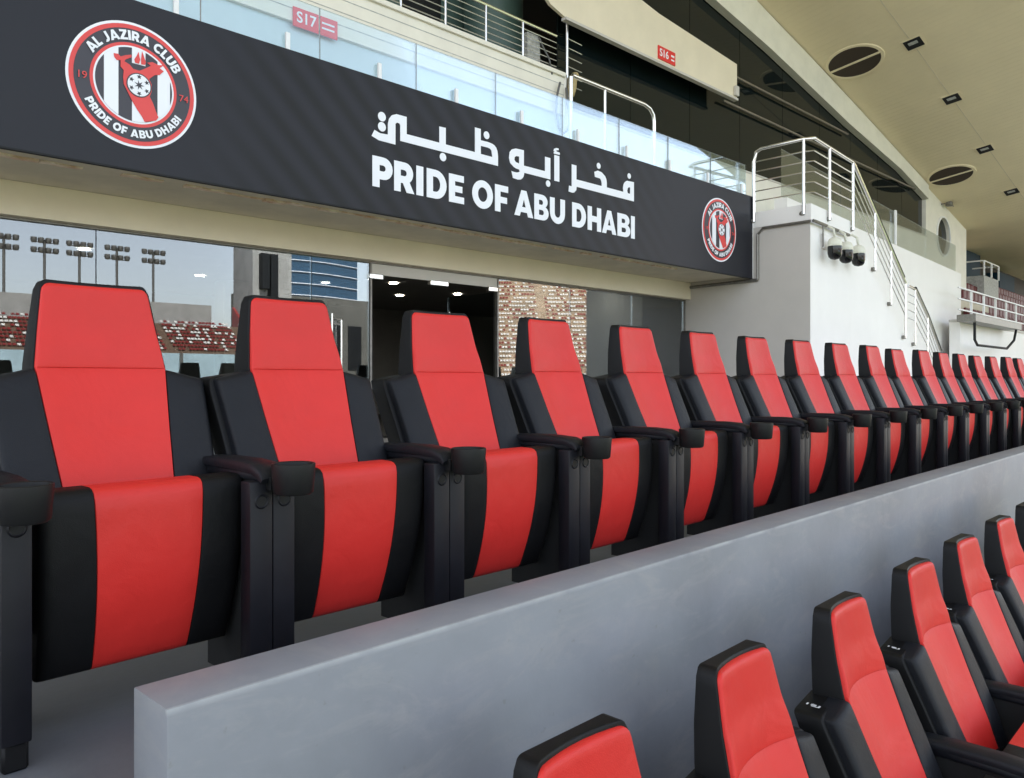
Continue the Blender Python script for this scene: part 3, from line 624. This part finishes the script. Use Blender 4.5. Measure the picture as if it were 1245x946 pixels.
for zz in (5.70, 5.88, 6.06): obj('groove', MB().box(-6, 10.39, -0.004, -0.0005, zz, zz+0.012), 'boxgrey', fw, smooth=0)
for zz in (4.6, 5.1): obj('ledge', MB().box(-6, 10.39, 0.045, 0.0595, zz, zz+0.03), 'fascia', fw, smooth=0)
obj('return_wall', MB().box(10.401, 10.44, -0.02, 1.2, 3.55, 6.27), 'white', fw, smooth=0)
tag(obj('tier_floor', MB().box(-6, 10.4, 9.71, 13.2, 6.0, 6.2), 'conc', None, F(0, 0), FR), kind='structure')
rl = thing('railing', 'steel railing with thin horizontal bars on the white tier wall', 'railing', F(0, 9.42, 6.27), FR)
x = 0.15
while x < 10.2: obj('post', MB().tube([(x, 0, -0.12), (x, 0, 0.62)], 0.02, 8), 'steel', rl); x += 0.84
obj('top_rail', MB().tube([(-5, 0, 0.62), (10.22, 0, 0.62)], 0.026, 8), 'steel', rl)
for k in range(5): obj('bar', MB().tube([(-5, 0, 0.08+0.105*k), (10.22, 0, 0.08+0.105*k)], 0.009, 6), 'steel', rl)
cr = thing('railing', 'corner post of the tier railing with short cut bars pointing right', 'railing', F(10.48, 9.40, 6.0), FR)
obj('post', MB().tube([(0, 0, -0.1), (0, 0, 1.20)], 0.024, 8), 'steel', cr)
obj('top_rail', MB().tube([(-0.08, 0, 1.20), (0.0, 0, 1.21), (0.36, 0, 1.21)], 0.026, 8), 'steel', cr)
for k in range(6): obj('bar', MB().tube([(0, 0, 0.1+0.165*k), (0.42, 0.02, 0.1+0.165*k)], 0.010, 6), 'steel', cr)
gw = thing('green_wall', 'dark green panelled wall behind the tier railing', 'wall', F(0, 11.2, 0), FR)
for i, (a, b) in enumerate([(-6, 3.2), (3.22, 6.4), (6.42, 8.2), (8.22, 9.05), (9.07, 10.35)]):
    obj('panel', MB().box(a, b, 0, 0.15, 6.2, 11.0), ['green', 'green', 'green', 'dark', 'green'][i], gw, smooth=0)
obj('column', MB().lathe([(0.55, 6.2), (0.55, 11)], c=(9.9, -0.5, 0), n=28), 'green', gw)
eb = thing('electrical_box', 'grey dusty electrical box tied behind the end of the tier railing', 'box', F(9.72, 9.46, 6.27), FR)
obj('case', MB().cbox(-0.16, 0.16, 0.02, 0.12, 0.02, 0.52, 0.01, 1), 'boxgrey', eb)
obj('cable', MB().tube([(0.10, 0.0, 0.50), (0.16, -0.03, 0.35), (0.30, -0.06, 0.15), (0.36, -0.07, -0.1)], 0.016, 8), 'cable', eb)
ck = [(10.22, 0, 6.05), (10.14, 0, 5.8), (10.12, 0, 5.5), (10.18, 0, 5.25), (10.30, 0, 5.17), (10.42, 0, 5.25), (10.46, 0, 5.5), (10.42, 0, 5.8), (10.38, 0, 6.0)]
tag(obj('looped_cable', MB().tube([(a-10.3, 0, c-6.0) for a, b, c in ck], 0.020, 8), 'cable', None, F(10.3, 9.33, 6.0), FR), 'grey cable loop hanging over the corner of the white tier wall', 'cable')
mb = MB(); mb.lathe([(0.0, -0.22), (0.05, -0.2), (0.075, -0.05), (0.06, 0.08), (0.09, 0.16), (0.05, 0.24), (0.0, 0.26)], n=12)
mb.v = [(x+0.25*z+random.uniform(-0.015, 0.015), y, z) for x, y, z in mb.v]
tag(obj('rag', mb, 'rag', None, F(10.50, 9.28, 6.05), FR, 60), 'brown rag tied to the corner post above the cable loop', 'cloth')

ZE = 0.86
top_edge = [(8.0, 10.85), (12.5, 9.95), (17.1, 8.997), (21.3, 8.20), (25.0, 7.42), (28.9, 6.59), (33.2, 5.66)]
gl_edge = [(10.46, 9.40), (12.5, 9.0), (15.3, 8.40), (17.9, 8.04), (22.5, 7.23), (26.4, 6.67), (28.85, 6.12)]
def interp(T_, s):
    for (a, x), (b, y) in zip(T_, T_[1:]):
        if s <= b: return x+(y-x)*(s-a)/(b-a)
    return T_[-1][1]
bg_ = thing('glazed_boxes', 'dark mirror glazing of the upper boxes under the roof', 'glazing', F(0, 9.62, 0), FR)
cuts = [10.46, 12.6, 14.7, 16.8, 18.9, 21.0, 23.0, 25.0, 27.0, 28.85]
for a, b in zip(cuts, cuts[1:]):
    obj('glass_panel', MB().prism([(a+0.008, 5.745), (b-0.008, 5.745), (b-0.008, interp(gl_edge, b)+ZE+0.1), (a+0.008, interp(gl_edge, a)+ZE+0.1)], 'y', 0, 0.02), 'boxglass', bg_, smooth=0)
obj('trim', MB().tube([(15.9, -0.10, 7.86), (22.6, -0.10, 7.86)], 0.028, 8), 'steel_dark', bg_)
obj('trim', MB().tube([(15.9, -0.10, 7.18), (27.9, -0.10, 7.18)], 0.028, 8), 'steel_dark', bg_)
tag(obj('back_wall', MB().box(-12, 62, 13.2, 13.5, 2.81, 14.5), 'interior_dark', None, F(0, 0), FR), 'dark rear wall of the stand', 'wall')
bmn = thing('fascia_beam', 'cream beam with a red sector sign across the dark glazing', 'beam', F(0, 9.2, 0), FR)
poly = [(9.40, 7.85), (9.50, 7.60), (9.64, 7.40), (9.84, 7.25), (10.2, 7.15), (15.95, 7.15), (15.95, 7.92), (13.0, 8.10), (9.3, 8.60)]
obj('beam', MB().prism(poly, 'y', 0, 0.06), 'cream', bmn, smooth=30)
obj('drip_edge', MB().box(10.2, 15.96, -0.03, 0.08, 7.10, 7.148), 'piergrey', bmn, smooth=0)
obj('light_box', MB().cbox(15.80, 15.94, -0.07, -0.001, 7.18, 7.40, 0.01, 1), 'piergrey', bmn)
s16 = thing('sector_sign', 'red S16 sector sign on the cream beam', 'sign', F(13.22, 9.19, 7.33), FR)
obj('plate', MB().box(-0.29, 0.29, -0.012, 0.008, -0.13, 0.13), 'sign_red', s16, smooth=0)
mobj('lettering', text_mesh('S16', 0.21, 0.004), 'letter', s16, (-0.10, -0.014, 0))
mobj('lettering', flat([[(0.14, -0.02), (0.25, -0.02), (0.25, 0.02), (0.14, 0.02)]], 0.002), 'letter', s16, (0, -0.014, 0.035)); mobj('lettering', flat([[(0.14, -0.02), (0.25, -0.02), (0.25, 0.01), (0.14, 0.01)]], 0.002), 'letter', s16, (0, -0.014, -0.04))
s17 = thing('sector_sign', 'pink-red S17 sector sign seen through the glass balustrade', 'sign', F(5.45, 9.385, 5.60), FR)
obj('plate', MB().box(-0.33, 0.33, -0.012, 0.008, -0.125, 0.125), 'sign_red', s17, smooth=0)
mobj('lettering', text_mesh('S17', 0.20, 0.003), 'letter', s17, (-0.14, -0.014, 0))
for k, zz in enumerate((0.04, -0.03)): mobj('lettering', flat([[(0.09, -0.012), (0.28, -0.012), (0.28, 0.012), (0.09, 0.012)]], 0.002), 'letter', s17, (0, -0.014, zz))

# end wall with the oval window, right of the dark glazing
ew = thing('end_wall', 'cream end wall with a tall oval window right of the glazed boxes', 'wall', F(0, 9.5, 0), FR)
oc = (30.75, 5.75)
obj('wall', MB().prism([(28.86, 3.55), (29.70, 3.55), (29.70, interp(top_edge, 29.70)+ZE), (28.86, interp(top_edge, 28.86)+ZE)], 'y', 0, 0.25), 'fascia', ew, smooth=0)
me = flat([[(29.701, 3.55), (33.2, 3.55), (33.2, interp(top_edge, 33.2)+ZE), (29.701, interp(top_edge, 29.70)+ZE)], circ(30.62, 5.94, 0.66, 40)], 0.24)
mobj('wall', me, 'fascia', ew, (0, 0.12, 0))
wn_ = obj('window', MB().prism(circ(30.62, 5.94, 0.659, 40), 'y', 0.10, 0.12), 'boxglass', ew, smooth=0)
mobj('frame', flat([circ(30.62, 5.94, 0.72, 40), circ(30.62, 5.94, 0.655, 40)], 0.04), 'whitepaint', wn_, (0, -0.02, 0))
obj('bracket', MB().tube([(30.35, -0.02, 7.05), (30.35, -0.22, 7.05), (31.25, -0.22, 7.05), (31.25, -0.22, 7.2)], 0.025, 6).cbox(30.5, 30.68, -0.3, -0.1, 6.98, 7.2, 0.02, 1), 'steel_dark', ew)

# ================================================================= ROOF
def zr(S, N): return interp([(-15, 15.42)]+top_edge[1:]+[(38, 5.72), (62, 5.72)], S)+ZE+0.155*(9.5-min(N, 9.5))
mb = MB(); Ss = [-15, -5, 4, 12.5, 17.1, 21.3, 25, 28.9, 33.2, 40, 50, 62]; Ns = [13.6, 9.5, 6, 3, 0, -3.5]
Ls = [[(s, n, zr(s, n)) for n in Ns] for s in Ss]; v = [p for r_ in Ls for p in r_]; f = []
for i in range(len(Ss)-1):
    for j in range(len(Ns)-1): f.append((i*6+j, i*6+j+1, (i+1)*6+j+1, (i+1)*6+j))
o = len(v); nv = len(v); v += [(a, b, c+0.35) for a, b, c in v[:nv]]
f += [tuple(q+o for q in ff[::-1]) for ff in f[:]]
ring = [i*6 for i in range(len(Ss))]+[(len(Ss)-1)*6+j for j in range(1, 6)]+[i*6+5 for i in range(len(Ss)-2, -1, -1)]+[j for j in range(4, 0, -1)]
f += [(ring[k], ring[(k+1) % len(ring)], ring[(k+1) % len(ring)]+o, ring[k]+o) for k in range(len(ring))]
roof = thing('stadium_roof', 'khaki ribbed underside of the stand roof at upper right', 'roof', F(0, 0), FR)
obj('soffit_lining', MB().add(v, f), 'roof', roof, smooth=30)
fv = []; ff = []
fs = [(s, interp(gl_edge, s)+ZE, min(interp(top_edge, s)+ZE-0.004, 99)) for s in (10.46, 12.5, 15.3, 17.9, 20, 22.5, 24.5, 26.4, 27.8, 28.85)]
for s, a, b in fs: fv += [(s, 9.40, a), (s, 9.40, b), (s, 9.60, a), (s, 9.60, b)]
for i in range(len(fs)-1):
    k = i*4; ff += [(k, k+4, k+5, k+1), (k+2, k+3, k+7, k+6), (k, k+2, k+6, k+4)]
ff += [(0, 1, 3, 2), (len(fv)-4, len(fv)-2, len(fv)-1, len(fv)-3)]
obj('edge_fascia', MB().add(fv, ff), 'fascia', roof, smooth=30)
mb = MB()
pts = [(s, 7.32, zr(s, 7.32)-0.004) for s in (5, 12.5, 17.1, 21.3, 25, 28.9, 33.2, 40)]
obj('seam', MB().tube(pts, 0.007, 4), 'soffit', roof)
nrm = Vector((0.20, 0.155, 1)).normalized()
def on_roof(S, N):
    # orientation so that local -Z looks down from the lining
    z = Vector((0.204, 0.155, 1)).normalized(); x = Vector((1, 0, -0.204)).normalized(); y = z.cross(x)
    m = Matrix(((x.x, y.x, z.x), (x.y, y.y, z.y), (x.z, y.z, z.z))).to_4x4()
    return Matrix.Translation(F(S, N, zr(S, N))) @ Matrix.Rotation(FR, 4, 'Z') @ m
VL = ['large round roof vent nearer the banner', 'large round roof vent farther along, above the end wall']
for i, S in enumerate((21.0, 28.7)):
    t = thing('roof_vent', VL[i], 'vent', (0, 0, 0), 0, 'round roof vents'); t.matrix_world = on_roof(S, 8.67)
    obj('grille', MB().lathe([(0, -0.02), (0.64, -0.02), (0.64, 0.0)], n=40), 'ventmesh', t)
    obj('rim', MB().lathe([(0.642, 0.0), (0.645, -0.03), (0.72, -0.03), (0.735, 0.0)], n=40), 'roof', t)
    obj('cross_bar', MB().box(-0.025, 0.025, -0.638, 0.638, -0.05, -0.021), 'roof', t)
LL = ['square downlight in the roof, nearest of the line', 'second square downlight along the roof seam', 'third square downlight along the roof seam', 'fourth square downlight along the roof seam, farthest in view']
for i, (S, N) in enumerate(((21.3, 7.30), (24.35, 7.33), (27.7, 7.4), (31.1, 7.5))):
    t = thing('roof_downlight', LL[i], 'light', (0, 0, 0), 0, 'square roof downlights'); t.matrix_world = on_roof(S, N)
    obj('housing', MB().cbox(-0.20, 0.20, -0.20, 0.20, -0.03, 0.0, 0.008, 1), 'dark', t)
    obj('trim', MB().box(-0.25, 0.25, -0.25, 0.25, -0.012, 0.0), 'roof', t)
    obj('lamp', MB().box(-0.12, 0.0, -0.11, 0.11, -0.04, -0.0305), 'boxgrey', t)

# ================================================================= PIER, STAIR, RAILS
WA = R(2.8); W0 = F(12.17, 5.72)
pier = thing('pier', 'pale concrete pier with a platform at the right end of the banner', 'pier', W0, 0)
e = EN*2.35; wv_ = Vector((math.cos(WA), math.sin(WA), 0)); mv_ = Vector((-math.sin(WA), math.cos(WA), 0))
q = [Vector((0, 0, 0)), wv_*1.9, wv_*1.9+mv_*2.3, e]
obj('core', MB().prism([(p.x, p.y) for p in q], 'z', 0, 3.40), 'white', pier, smooth=0)
q2 = [wv_*-0.012+mv_*-0.012, wv_*1.9+mv_*-0.012, wv_*1.9+mv_*2.3, e+E1*-0.012]
obj('platform_slab', MB().prism([(p.x, p.y) for p in q2], 'z', 3.402, 3.66), 'white', pier, smooth=0)
# grey side face: thin facing slab, set proud
sd = [E1*-0.010+EN*0.0, E1*-0.001+EN*0.0, E1*-0.001+EN*2.33, E1*-0.010+EN*2.33]
obj('side_facing', MB().prism([(p.x, p.y) for p in sd], 'z', 0.0, 3.395), 'piergrey', pier, smooth=0)
cond = [(-0.045, 0.89, 2.52), (-0.045, 0.89, 3.28), (-0.045, 0.80, 3.37), (-0.045, -0.02, 3.37)]
cp = thing('conduit', 'thin grey conduit bent along the side of the pier beside the banner', 'pipe', W0, FR)
obj('pipe', MB().tube(cond, 0.022, 8), 'steel_dark', cp); obj('pipe', MB().tube([(-0.045, 0.89, 2.52), (-0.045, 2.2, 2.50)], 0.028, 8), 'steel_dark', cp)

st = thing('staircase', 'white concrete staircase going down beside the pier', 'stairs', W0, WA)
n1, rise, run = 10, 0.183, 0.335
prof = [(1.902, 0.0)]; z = 3.66; x = 1.902; tops = []
poly = [(1.902, 0.0), (1.902, 3.477)]
z = 3.477; x = 1.902
for k in range(n1-1):
    x += run; poly.append((x, z)); z -= rise; poly.append((x, z))
x += 0.85; poly.append((x, z))
n2 = 10
while z-rise > 0.05:
    z -= rise; poly.append((x, z)); x += run; poly.append((x, z))
poly.append((x, 0.0))
obj('flight', MB().prism(poly[::-1], 'y', 0.0, 1.14), 'white', st, smooth=0)
bw = thing('stair_wall', 'long white wall behind the staircase with a glass rail on top', 'wall', W0, WA)
obj('wall', MB().prism([(1.95, 0.0), (16.4, 0.0), (16.4, 4.29), (1.95, 4.27)], 'y', 1.15, 1.40), 'white', bw, smooth=0)
for a, b in ((1.95, 5.2), (5.22, 8.9), (8.95, 12.4), (12.42, 16.2)):
    obj('glass_pane', MB().box(a, b, 1.26, 1.272, 4.29, 5.2), 'clearglass', bw, smooth=0)
obj('glass_post', MB().cbox(9.20, 9.32, 1.20, 1.25, 4.28, 5.22, 0.01, 1), 'whitepaint', bw)

hr = thing('platform_railing', 'shiny steel railing round the pier platform', 'railing', W0, 0)
def w3(t, m, z): return wv_*t+mv_*m+Vector((0, 0, z))
def s3(n, z): return E1*-0.03+EN*n+Vector((0, 0, z))
def rr(z): return [s3(0.95, z), s3(0.10, z), w3(0.03, -0.05, z), w3(1.90, -0.05, z)]
obj('top_rail', MB().tube([s3(0.97, 4.50), s3(0.93, 4.66), s3(0.83, 4.70), s3(0.10, 4.70), w3(0.04, -0.05, 4.70), w3(1.90, -0.05, 4.70)], 0.028, 10), 'steel', hr)
for k in range(5): obj('bar', MB().tube(rr(3.84+0.165*k), 0.010, 6), 'steel', hr)
for p0 in (s3(0.97, 0), s3(0.10, 0), w3(0.72, -0.05, 0), w3(1.90, -0.05, 0)):
    zt = 4.52 if p0 == s3(0.97, 0) else 4.69
    po = obj('post', MB().tube([p0+Vector((0, 0, 3.50)), p0+Vector((0, 0, zt))], 0.024 if zt > 4.6 else 0.03, 10), 'steel', hr)
    obj('bracket', MB().tube([p0+Vector((0, 0, 3.52)), p0+Vector((0.05, 0.06, 3.52))], 0.04, 8), 'steel_dark', po)
sr = thing('stair_railing', 'steel railing with dark handrail running down the white staircase', 'railing', W0, WA)
sp1 = [(1.95, 4.69), (3.17, 4.02), (4.205, 3.43), (5.225, 2.87)]
sp2 = [(5.45, 2.83), (5.985, 2.80), (7.05, 2.27), (8.25, 1.50), (9.0, 1.05)]
for sp in (sp1, sp2):
    obj('handrail', MB().tube([(a, -0.05, b) for a, b in sp], 0.030, 8), 'steel', sr)
    for k in range(1, 5): obj('bar', MB().tube([(a, -0.05, b-0.17*k) for a, b in sp], 0.010, 6), 'steel', sr)
obj('grip', MB().tube([(2.9, -0.05, 4.205), (4.205, -0.05, 3.47), (5.1, -0.05, 2.98)], 0.036, 8), 'dark', sr)
obj('grip', MB().tube([(6.0, -0.05, 2.83), (7.05, -0.05, 2.31), (8.25, -0.05, 1.54)], 0.036, 8), 'dark', sr)
for a, zb, zt in ((3.17, 2.92, 4.02), (4.205, 2.34, 3.43), (5.225, 1.72, 2.87), (5.985, 1.60, 2.80), (7.05, 1.10, 2.27), (8.25, 0.40, 1.50)):
    po = obj('post', MB().tube([(a, -0.05, zb), (a, -0.05, zt)], 0.020, 8), 'steel', sr)
    obj('bracket', MB().cbox(a-0.10, a+0.03, -0.06, -0.003, zb-0.02, zb+0.05, 0.006, 1), 'steel_dark', po)

# dome cameras under the platform
cb = thing('camera_bracket', 'grey pipe bracket carrying the dome cameras on the pier front', 'bracket', W0, WA)
obj('pipe', MB().tube([(-0.05, -0.06, 3.37), (0.0, -0.07, 3.37), (1.62, -0.07, 3.37)], 0.026, 8), 'steel_dark', cb)
for x in (0.42, 0.98): obj('drop', MB().tube([(x, -0.05, 3.37), (x, -0.05, 3.2), (x+0.05, -0.03, 3.02)], 0.014, 6), 'steel_dark', cb)
CL = ['dome security camera with black lens, left of three on the pier', 'dome security camera with black lens, middle of three on the pier', 'dome security camera with black lens, right of three on the pier']
for i, (t_, zz) in enumerate(((0.53, 3.0), (1.07, 3.0), (1.71, 3.02))):
    g = thing('dome_camera', CL[i], 'camera', W0+w3(t_, -0.20, zz), WA, 'dome cameras on the pier')
    obj('housing', MB().lathe([(0.0, 0.17), (0.05, 0.165), (0.09, 0.14), (0.112, 0.09), (0.116, 0.03), (0.110, 0.02), (0.0, 0.02)], n=28), 'camcream', g)
    obj('dome', MB().lathe([(0.112, 0.020), (0.113, -0.09), (0.098, -0.15), (0.065, -0.185), (0.0, -0.20)], n=28), 'dome', g)
    obj('arm', MB().tube([(0, 0, 0.16), (0, 0.02, 0.30), (0, 0.10, 0.36), (0, 0.19, 0.36)], 0.022, 8), 'camcream', g)
tag(obj('junction_box', MB().cbox(-0.16, 0.16, -0.05, -0.002, -0.12, 0.12, 0.01, 1), 'white', None, W0+w3(0.62, 0, 3.13), WA), 'small white junction box beside the dome cameras', 'box')

# ================================================================= FAR RIGHT BLOCK
fs0 = MB().cbox(-0.22, 0.22, 0.06, 0.13, 0.36, 0.80, 0.03, 1).cbox(-0.22, 0.22, -0.10, 0.05, 0.32, 0.70, 0.03, 1).box(-0.03, 0.03, -0.08, 0.05, 0.0, 0.32).mesh('far_seat', 'seat_far')
mb = MB()
for r_ in range(5):
    y = 7.2+0.5*r_; mb.box(29.3, 70, y-0.30, y+0.195, 0.0, 2.45+0.5*r_)
tag(obj('far_terrace', mb, 'terracing'), kind='structure')
def visible(X, Y):
    d = X*.7228+Y*.6911; r_ = X*.6911-Y*.7228; px = 622+960*r_/d; return 1166 < px < 1252
cnt = 0
for r_ in range(5):
    y = 7.2+0.5*r_; X = 29.6
    while X < 69:
        if visible(X, y):
            o = bpy.data.objects.new('stadium_seat', fs0); C.objects.link(o); o.location = (X, y-0.02, 2.45+0.5*r_)
            tag(o, 'small dark red seat in the %s row of the far block' % ['lowest', 'second lowest', 'middle', 'second highest', 'highest'][r_], 'seat', 'small red seats of the far block'); cnt += 1
        X += 0.52
lw = thing('far_wall', 'white wall of the far block below its railing', 'wall', (0, 0, 0))
obj('wall', MB().box(26.0, 70, 6.55, 6.84, 0.0, 2.55), 'white', lw, smooth=0)
obj('capping', MB().box(26.0, 70, 6.50, 6.86, 2.551, 2.63), 'piergrey', lw, smooth=0)
fr_ = thing('far_railing', 'white painted railing in front of the far red seats', 'railing', (0, 6.6, 2.63))
for k in range(14): obj('post', MB().box(27.4+1.5*k-0.03, 27.4+1.5*k+0.03, -0.03, 0.03, 0.0, 0.92), 'whitepaint', fr_)
for zz in (0.30, 0.62, 0.95): obj('bar', MB().box(26, 50, -0.025, 0.025, zz-0.018, zz+0.018), 'whitepaint', fr_)
gb = thing('gantry', 'grey ledge with a dark bent tube hanging below at the far wall', 'gantry', (26.0, 6.3, 0))
obj('ledge', MB().box(-0.6, 5.2, -0.3, 0.19, 2.52, 2.72), 'steel_dark', gb)
obj('tube', MB().tube([(-0.3, -0.2, 2.50), (-0.3, -0.2, 2.0), (0.0, -0.2, 1.85), (3.6, -0.2, 1.85), (4.6, -0.2, 2.15), (4.9, -0.2, 2.5)], 0.038, 8), 'dark', gb)
nb = thing('control_room', 'dark blue control room block under the far end of the roof', 'building', (38.1, 9.6, 0))
obj('wall', MB().box(0, 3.3, 0, 3.5, 0.0, 7.2), 'navy', nb, smooth=0)
obj('recess', MB().box(3.301, 26, 0.6, 3.5, 0.0, 7.2), 'dark', nb, smooth=0)
obj('fin', MB().box(7.2, 10.4, 0.05, 0.599, 0.0, 6.2), 'navy', nb, smooth=0)
bx = thing('commentary_desk', 'beige box with a white rail standing above the far red seats', 'box', (36.8, 8.85, 4.35))
obj('box', MB().box(-0.2, 2.2, -0.5, 0.5, -0.3, 0.75), 'boxgrey', bx, smooth=0)
mb = MB()
for x in (-0.2, 1.0, 2.2): mb.tube([(x, -0.5, 0.75), (x, -0.5, 1.35)], 0.04, 6)
mb.tube([(-0.2, 0.5, 1.35), (-0.2, -0.5, 1.35), (2.2, -0.5, 1.35), (2.2, 0.5, 1.35)], 0.03, 6)
obj('rail', mb, 'whitepaint', bx)

# ================================================================= THE STADIUM OPPOSITE (seen mirrored in the glass)
def stand(name, label, S, N, z0, rz, length, rows, rise_, depth, white, seed, step=0.62, terr='conc_warm'):
    t = thing(name, label, 'stand', F(S, N, z0), FR+rz)
    rnd = random.Random(seed); m1 = MB(); m2 = MB(); bx = MB()
    for r_ in range(rows):
        y = -depth*r_; z = rise_*r_
        bx.box(0, length, y-depth+0.004, y, -2.5, z)
        x = 0.4
        while x < length:
            aisle = (x % 14.0) < 1.6
            if not aisle and rnd.random() < 0.93:
                run = math.sin(x*0.45+r_*0.9)+math.sin(x*0.13-r_*0.5)
                mm = m2 if rnd.random() < white+0.22*(run > 0.6) else m1
                k_ = rnd.uniform(0.60, 0.80); mm.box(x, x+step*k_, y-depth*0.75, y-depth*0.62, z+0.25, z+0.60); mm.box(x, x+step*0.72, y-depth*0.60, y-depth*0.15, z+0.25, z+0.36)
            x += step
    obj('terracing', bx, terr, t, smooth=0)
    a = obj('red_seats', m1, 'seat_red', t, smooth=0); a['kind'] = 'stuff'
    b = obj('white_seats', m2, 'seat_white', t, smooth=0); b['kind'] = 'stuff'
    return t
op = stand('opposite_stand', 'stand across the pitch with red and white seats, mirrored in the glass', -20, -118, 5.6, 0, 86, 9, 0.62, 0.85, 0.30, 4)
obj('parapet', MB().box(0, 82, -11, -10, 2.0, 8.9), 'conc', op, smooth=0)
obj('hospitality_glass', MB().box(0, 87, -0.5, 0.1, -6.5, -0.4), 'bright', op, smooth=0)
for k in range(9): obj('strut', MB().box(5+9.6*k, 5.5+9.6*k, 0.11, 0.4, -6.5, -0.4), 'steel_dark', op, smooth=0)
obj('side_wall', MB().prism([(0.3, -2.6), (0.3, 0.8), (-10.5, 8.9), (-10.5, -2.6)], 'x', 86.2, 86.9), 'seat_red', op, smooth=0)
obj('plinth', MB().box(0, 87, -10, -0.6, -13.5, -2.55), 'conc', op, smooth=0)
mast0 = None
ML = ['first', 'second', 'third', 'fourth', 'fifth']
for i, S in enumerate((29.3, 35.0, 40.2, 46.1, 52.2)):
    lb = f'floodlight mast mirrored in the glass, {ML[i]} from the left'
    if mast0 is None:
        mast0 = thing('floodlight_mast', lb, 'floodlight', F(S, -129.8, 0), FR, 'floodlight masts')
        obj('pole', MB().tube([(0, 0, 0), (0, 0, 23.6)], 0.22, 8), 'steel_dark', mast0)
        obj('frame', MB().tube([(-1.75, 0, 21.6), (1.75, 0, 21.6)], 0.09, 6).tube([(-1.75, 0, 23.2), (1.75, 0, 23.2)], 0.09, 6), 'steel_dark', mast0)
        for zz in (21.8, 23.4):
            for k in range(4): obj('floodlight', MB().lathe([(0, 0.0), (0.35, 0.05), (0.5, 0.5), (0.45, 0.9), (0, 1.0)], c=(-1.6+1.07*k, 0.2, zz-0.4), n=10), 'steel_dark', mast0)
    else: dup(mast0, F(S, -129.8, 0), label=lb)
stand('corner_stand', 'sunlit corner stand with red and white seats, mirrored right of the doorway', 96, -92, -6.0, R(38), 80, 32, 0.92, 0.92, 0.60, 9, 0.60, 'conc_tan')
tw = thing('stair_tower', 'pale concrete stair tower mirrored beside the far stand', 'tower', F(60.5, -121, 0), FR)
obj('shaft', MB().box(6.2, 14, -8, 0, -8, 40), 'conc', tw, smooth=0)
for x, z0, z1 in ((7.4, 17.5, 24), (9.1, 15, 24)): obj('speaker_array', MB().box(x, x+1.4, 0.01, 1.5, z0, z1), 'dark', tw, smooth=0)
bb = thing('office_building', 'blue glass office building with white floor lines mirrored above the lounge', 'building', F(112, -210, 0), FR)
for k in range(7):
    mb = MB()
    poly = [(36*i/12.0-1, 4.0*math.sin(math.pi*i/12.0)) for i in range(13)]+[(35, -15), (-1, -15)]
    mb.prism(poly, 'z', -8 if k == 0 else 23.66+3.6*k, 27.0+3.6*k); obj('storey', mb, 'bluebld', bb, smooth=0)
    mb = MB(); poly2 = [(x, y+0.4 if y >= 0 else y) for x, y in poly]; mb.prism(poly2, 'z', 27.02+3.6*k, 27.24+3.6*k); obj('floor_line', mb, 'letter', bb, smooth=0)
lb_ = thing('low_building', 'dark brown low building mirrored below the blue office block', 'building', F(70, -140, 0), FR)
obj('wall', MB().box(4, 42, -6, 0, -8, 19), 'brownbld', lb_, smooth=0)
for k in range(6): obj('opening', MB().box(7+5.5*k, 10.5+5.5*k, 0.01, 0.2, 3, 13), 'dark', lb_, smooth=0)
for o in bpy.data.objects:
    if o.type == 'MESH': o.data.update()
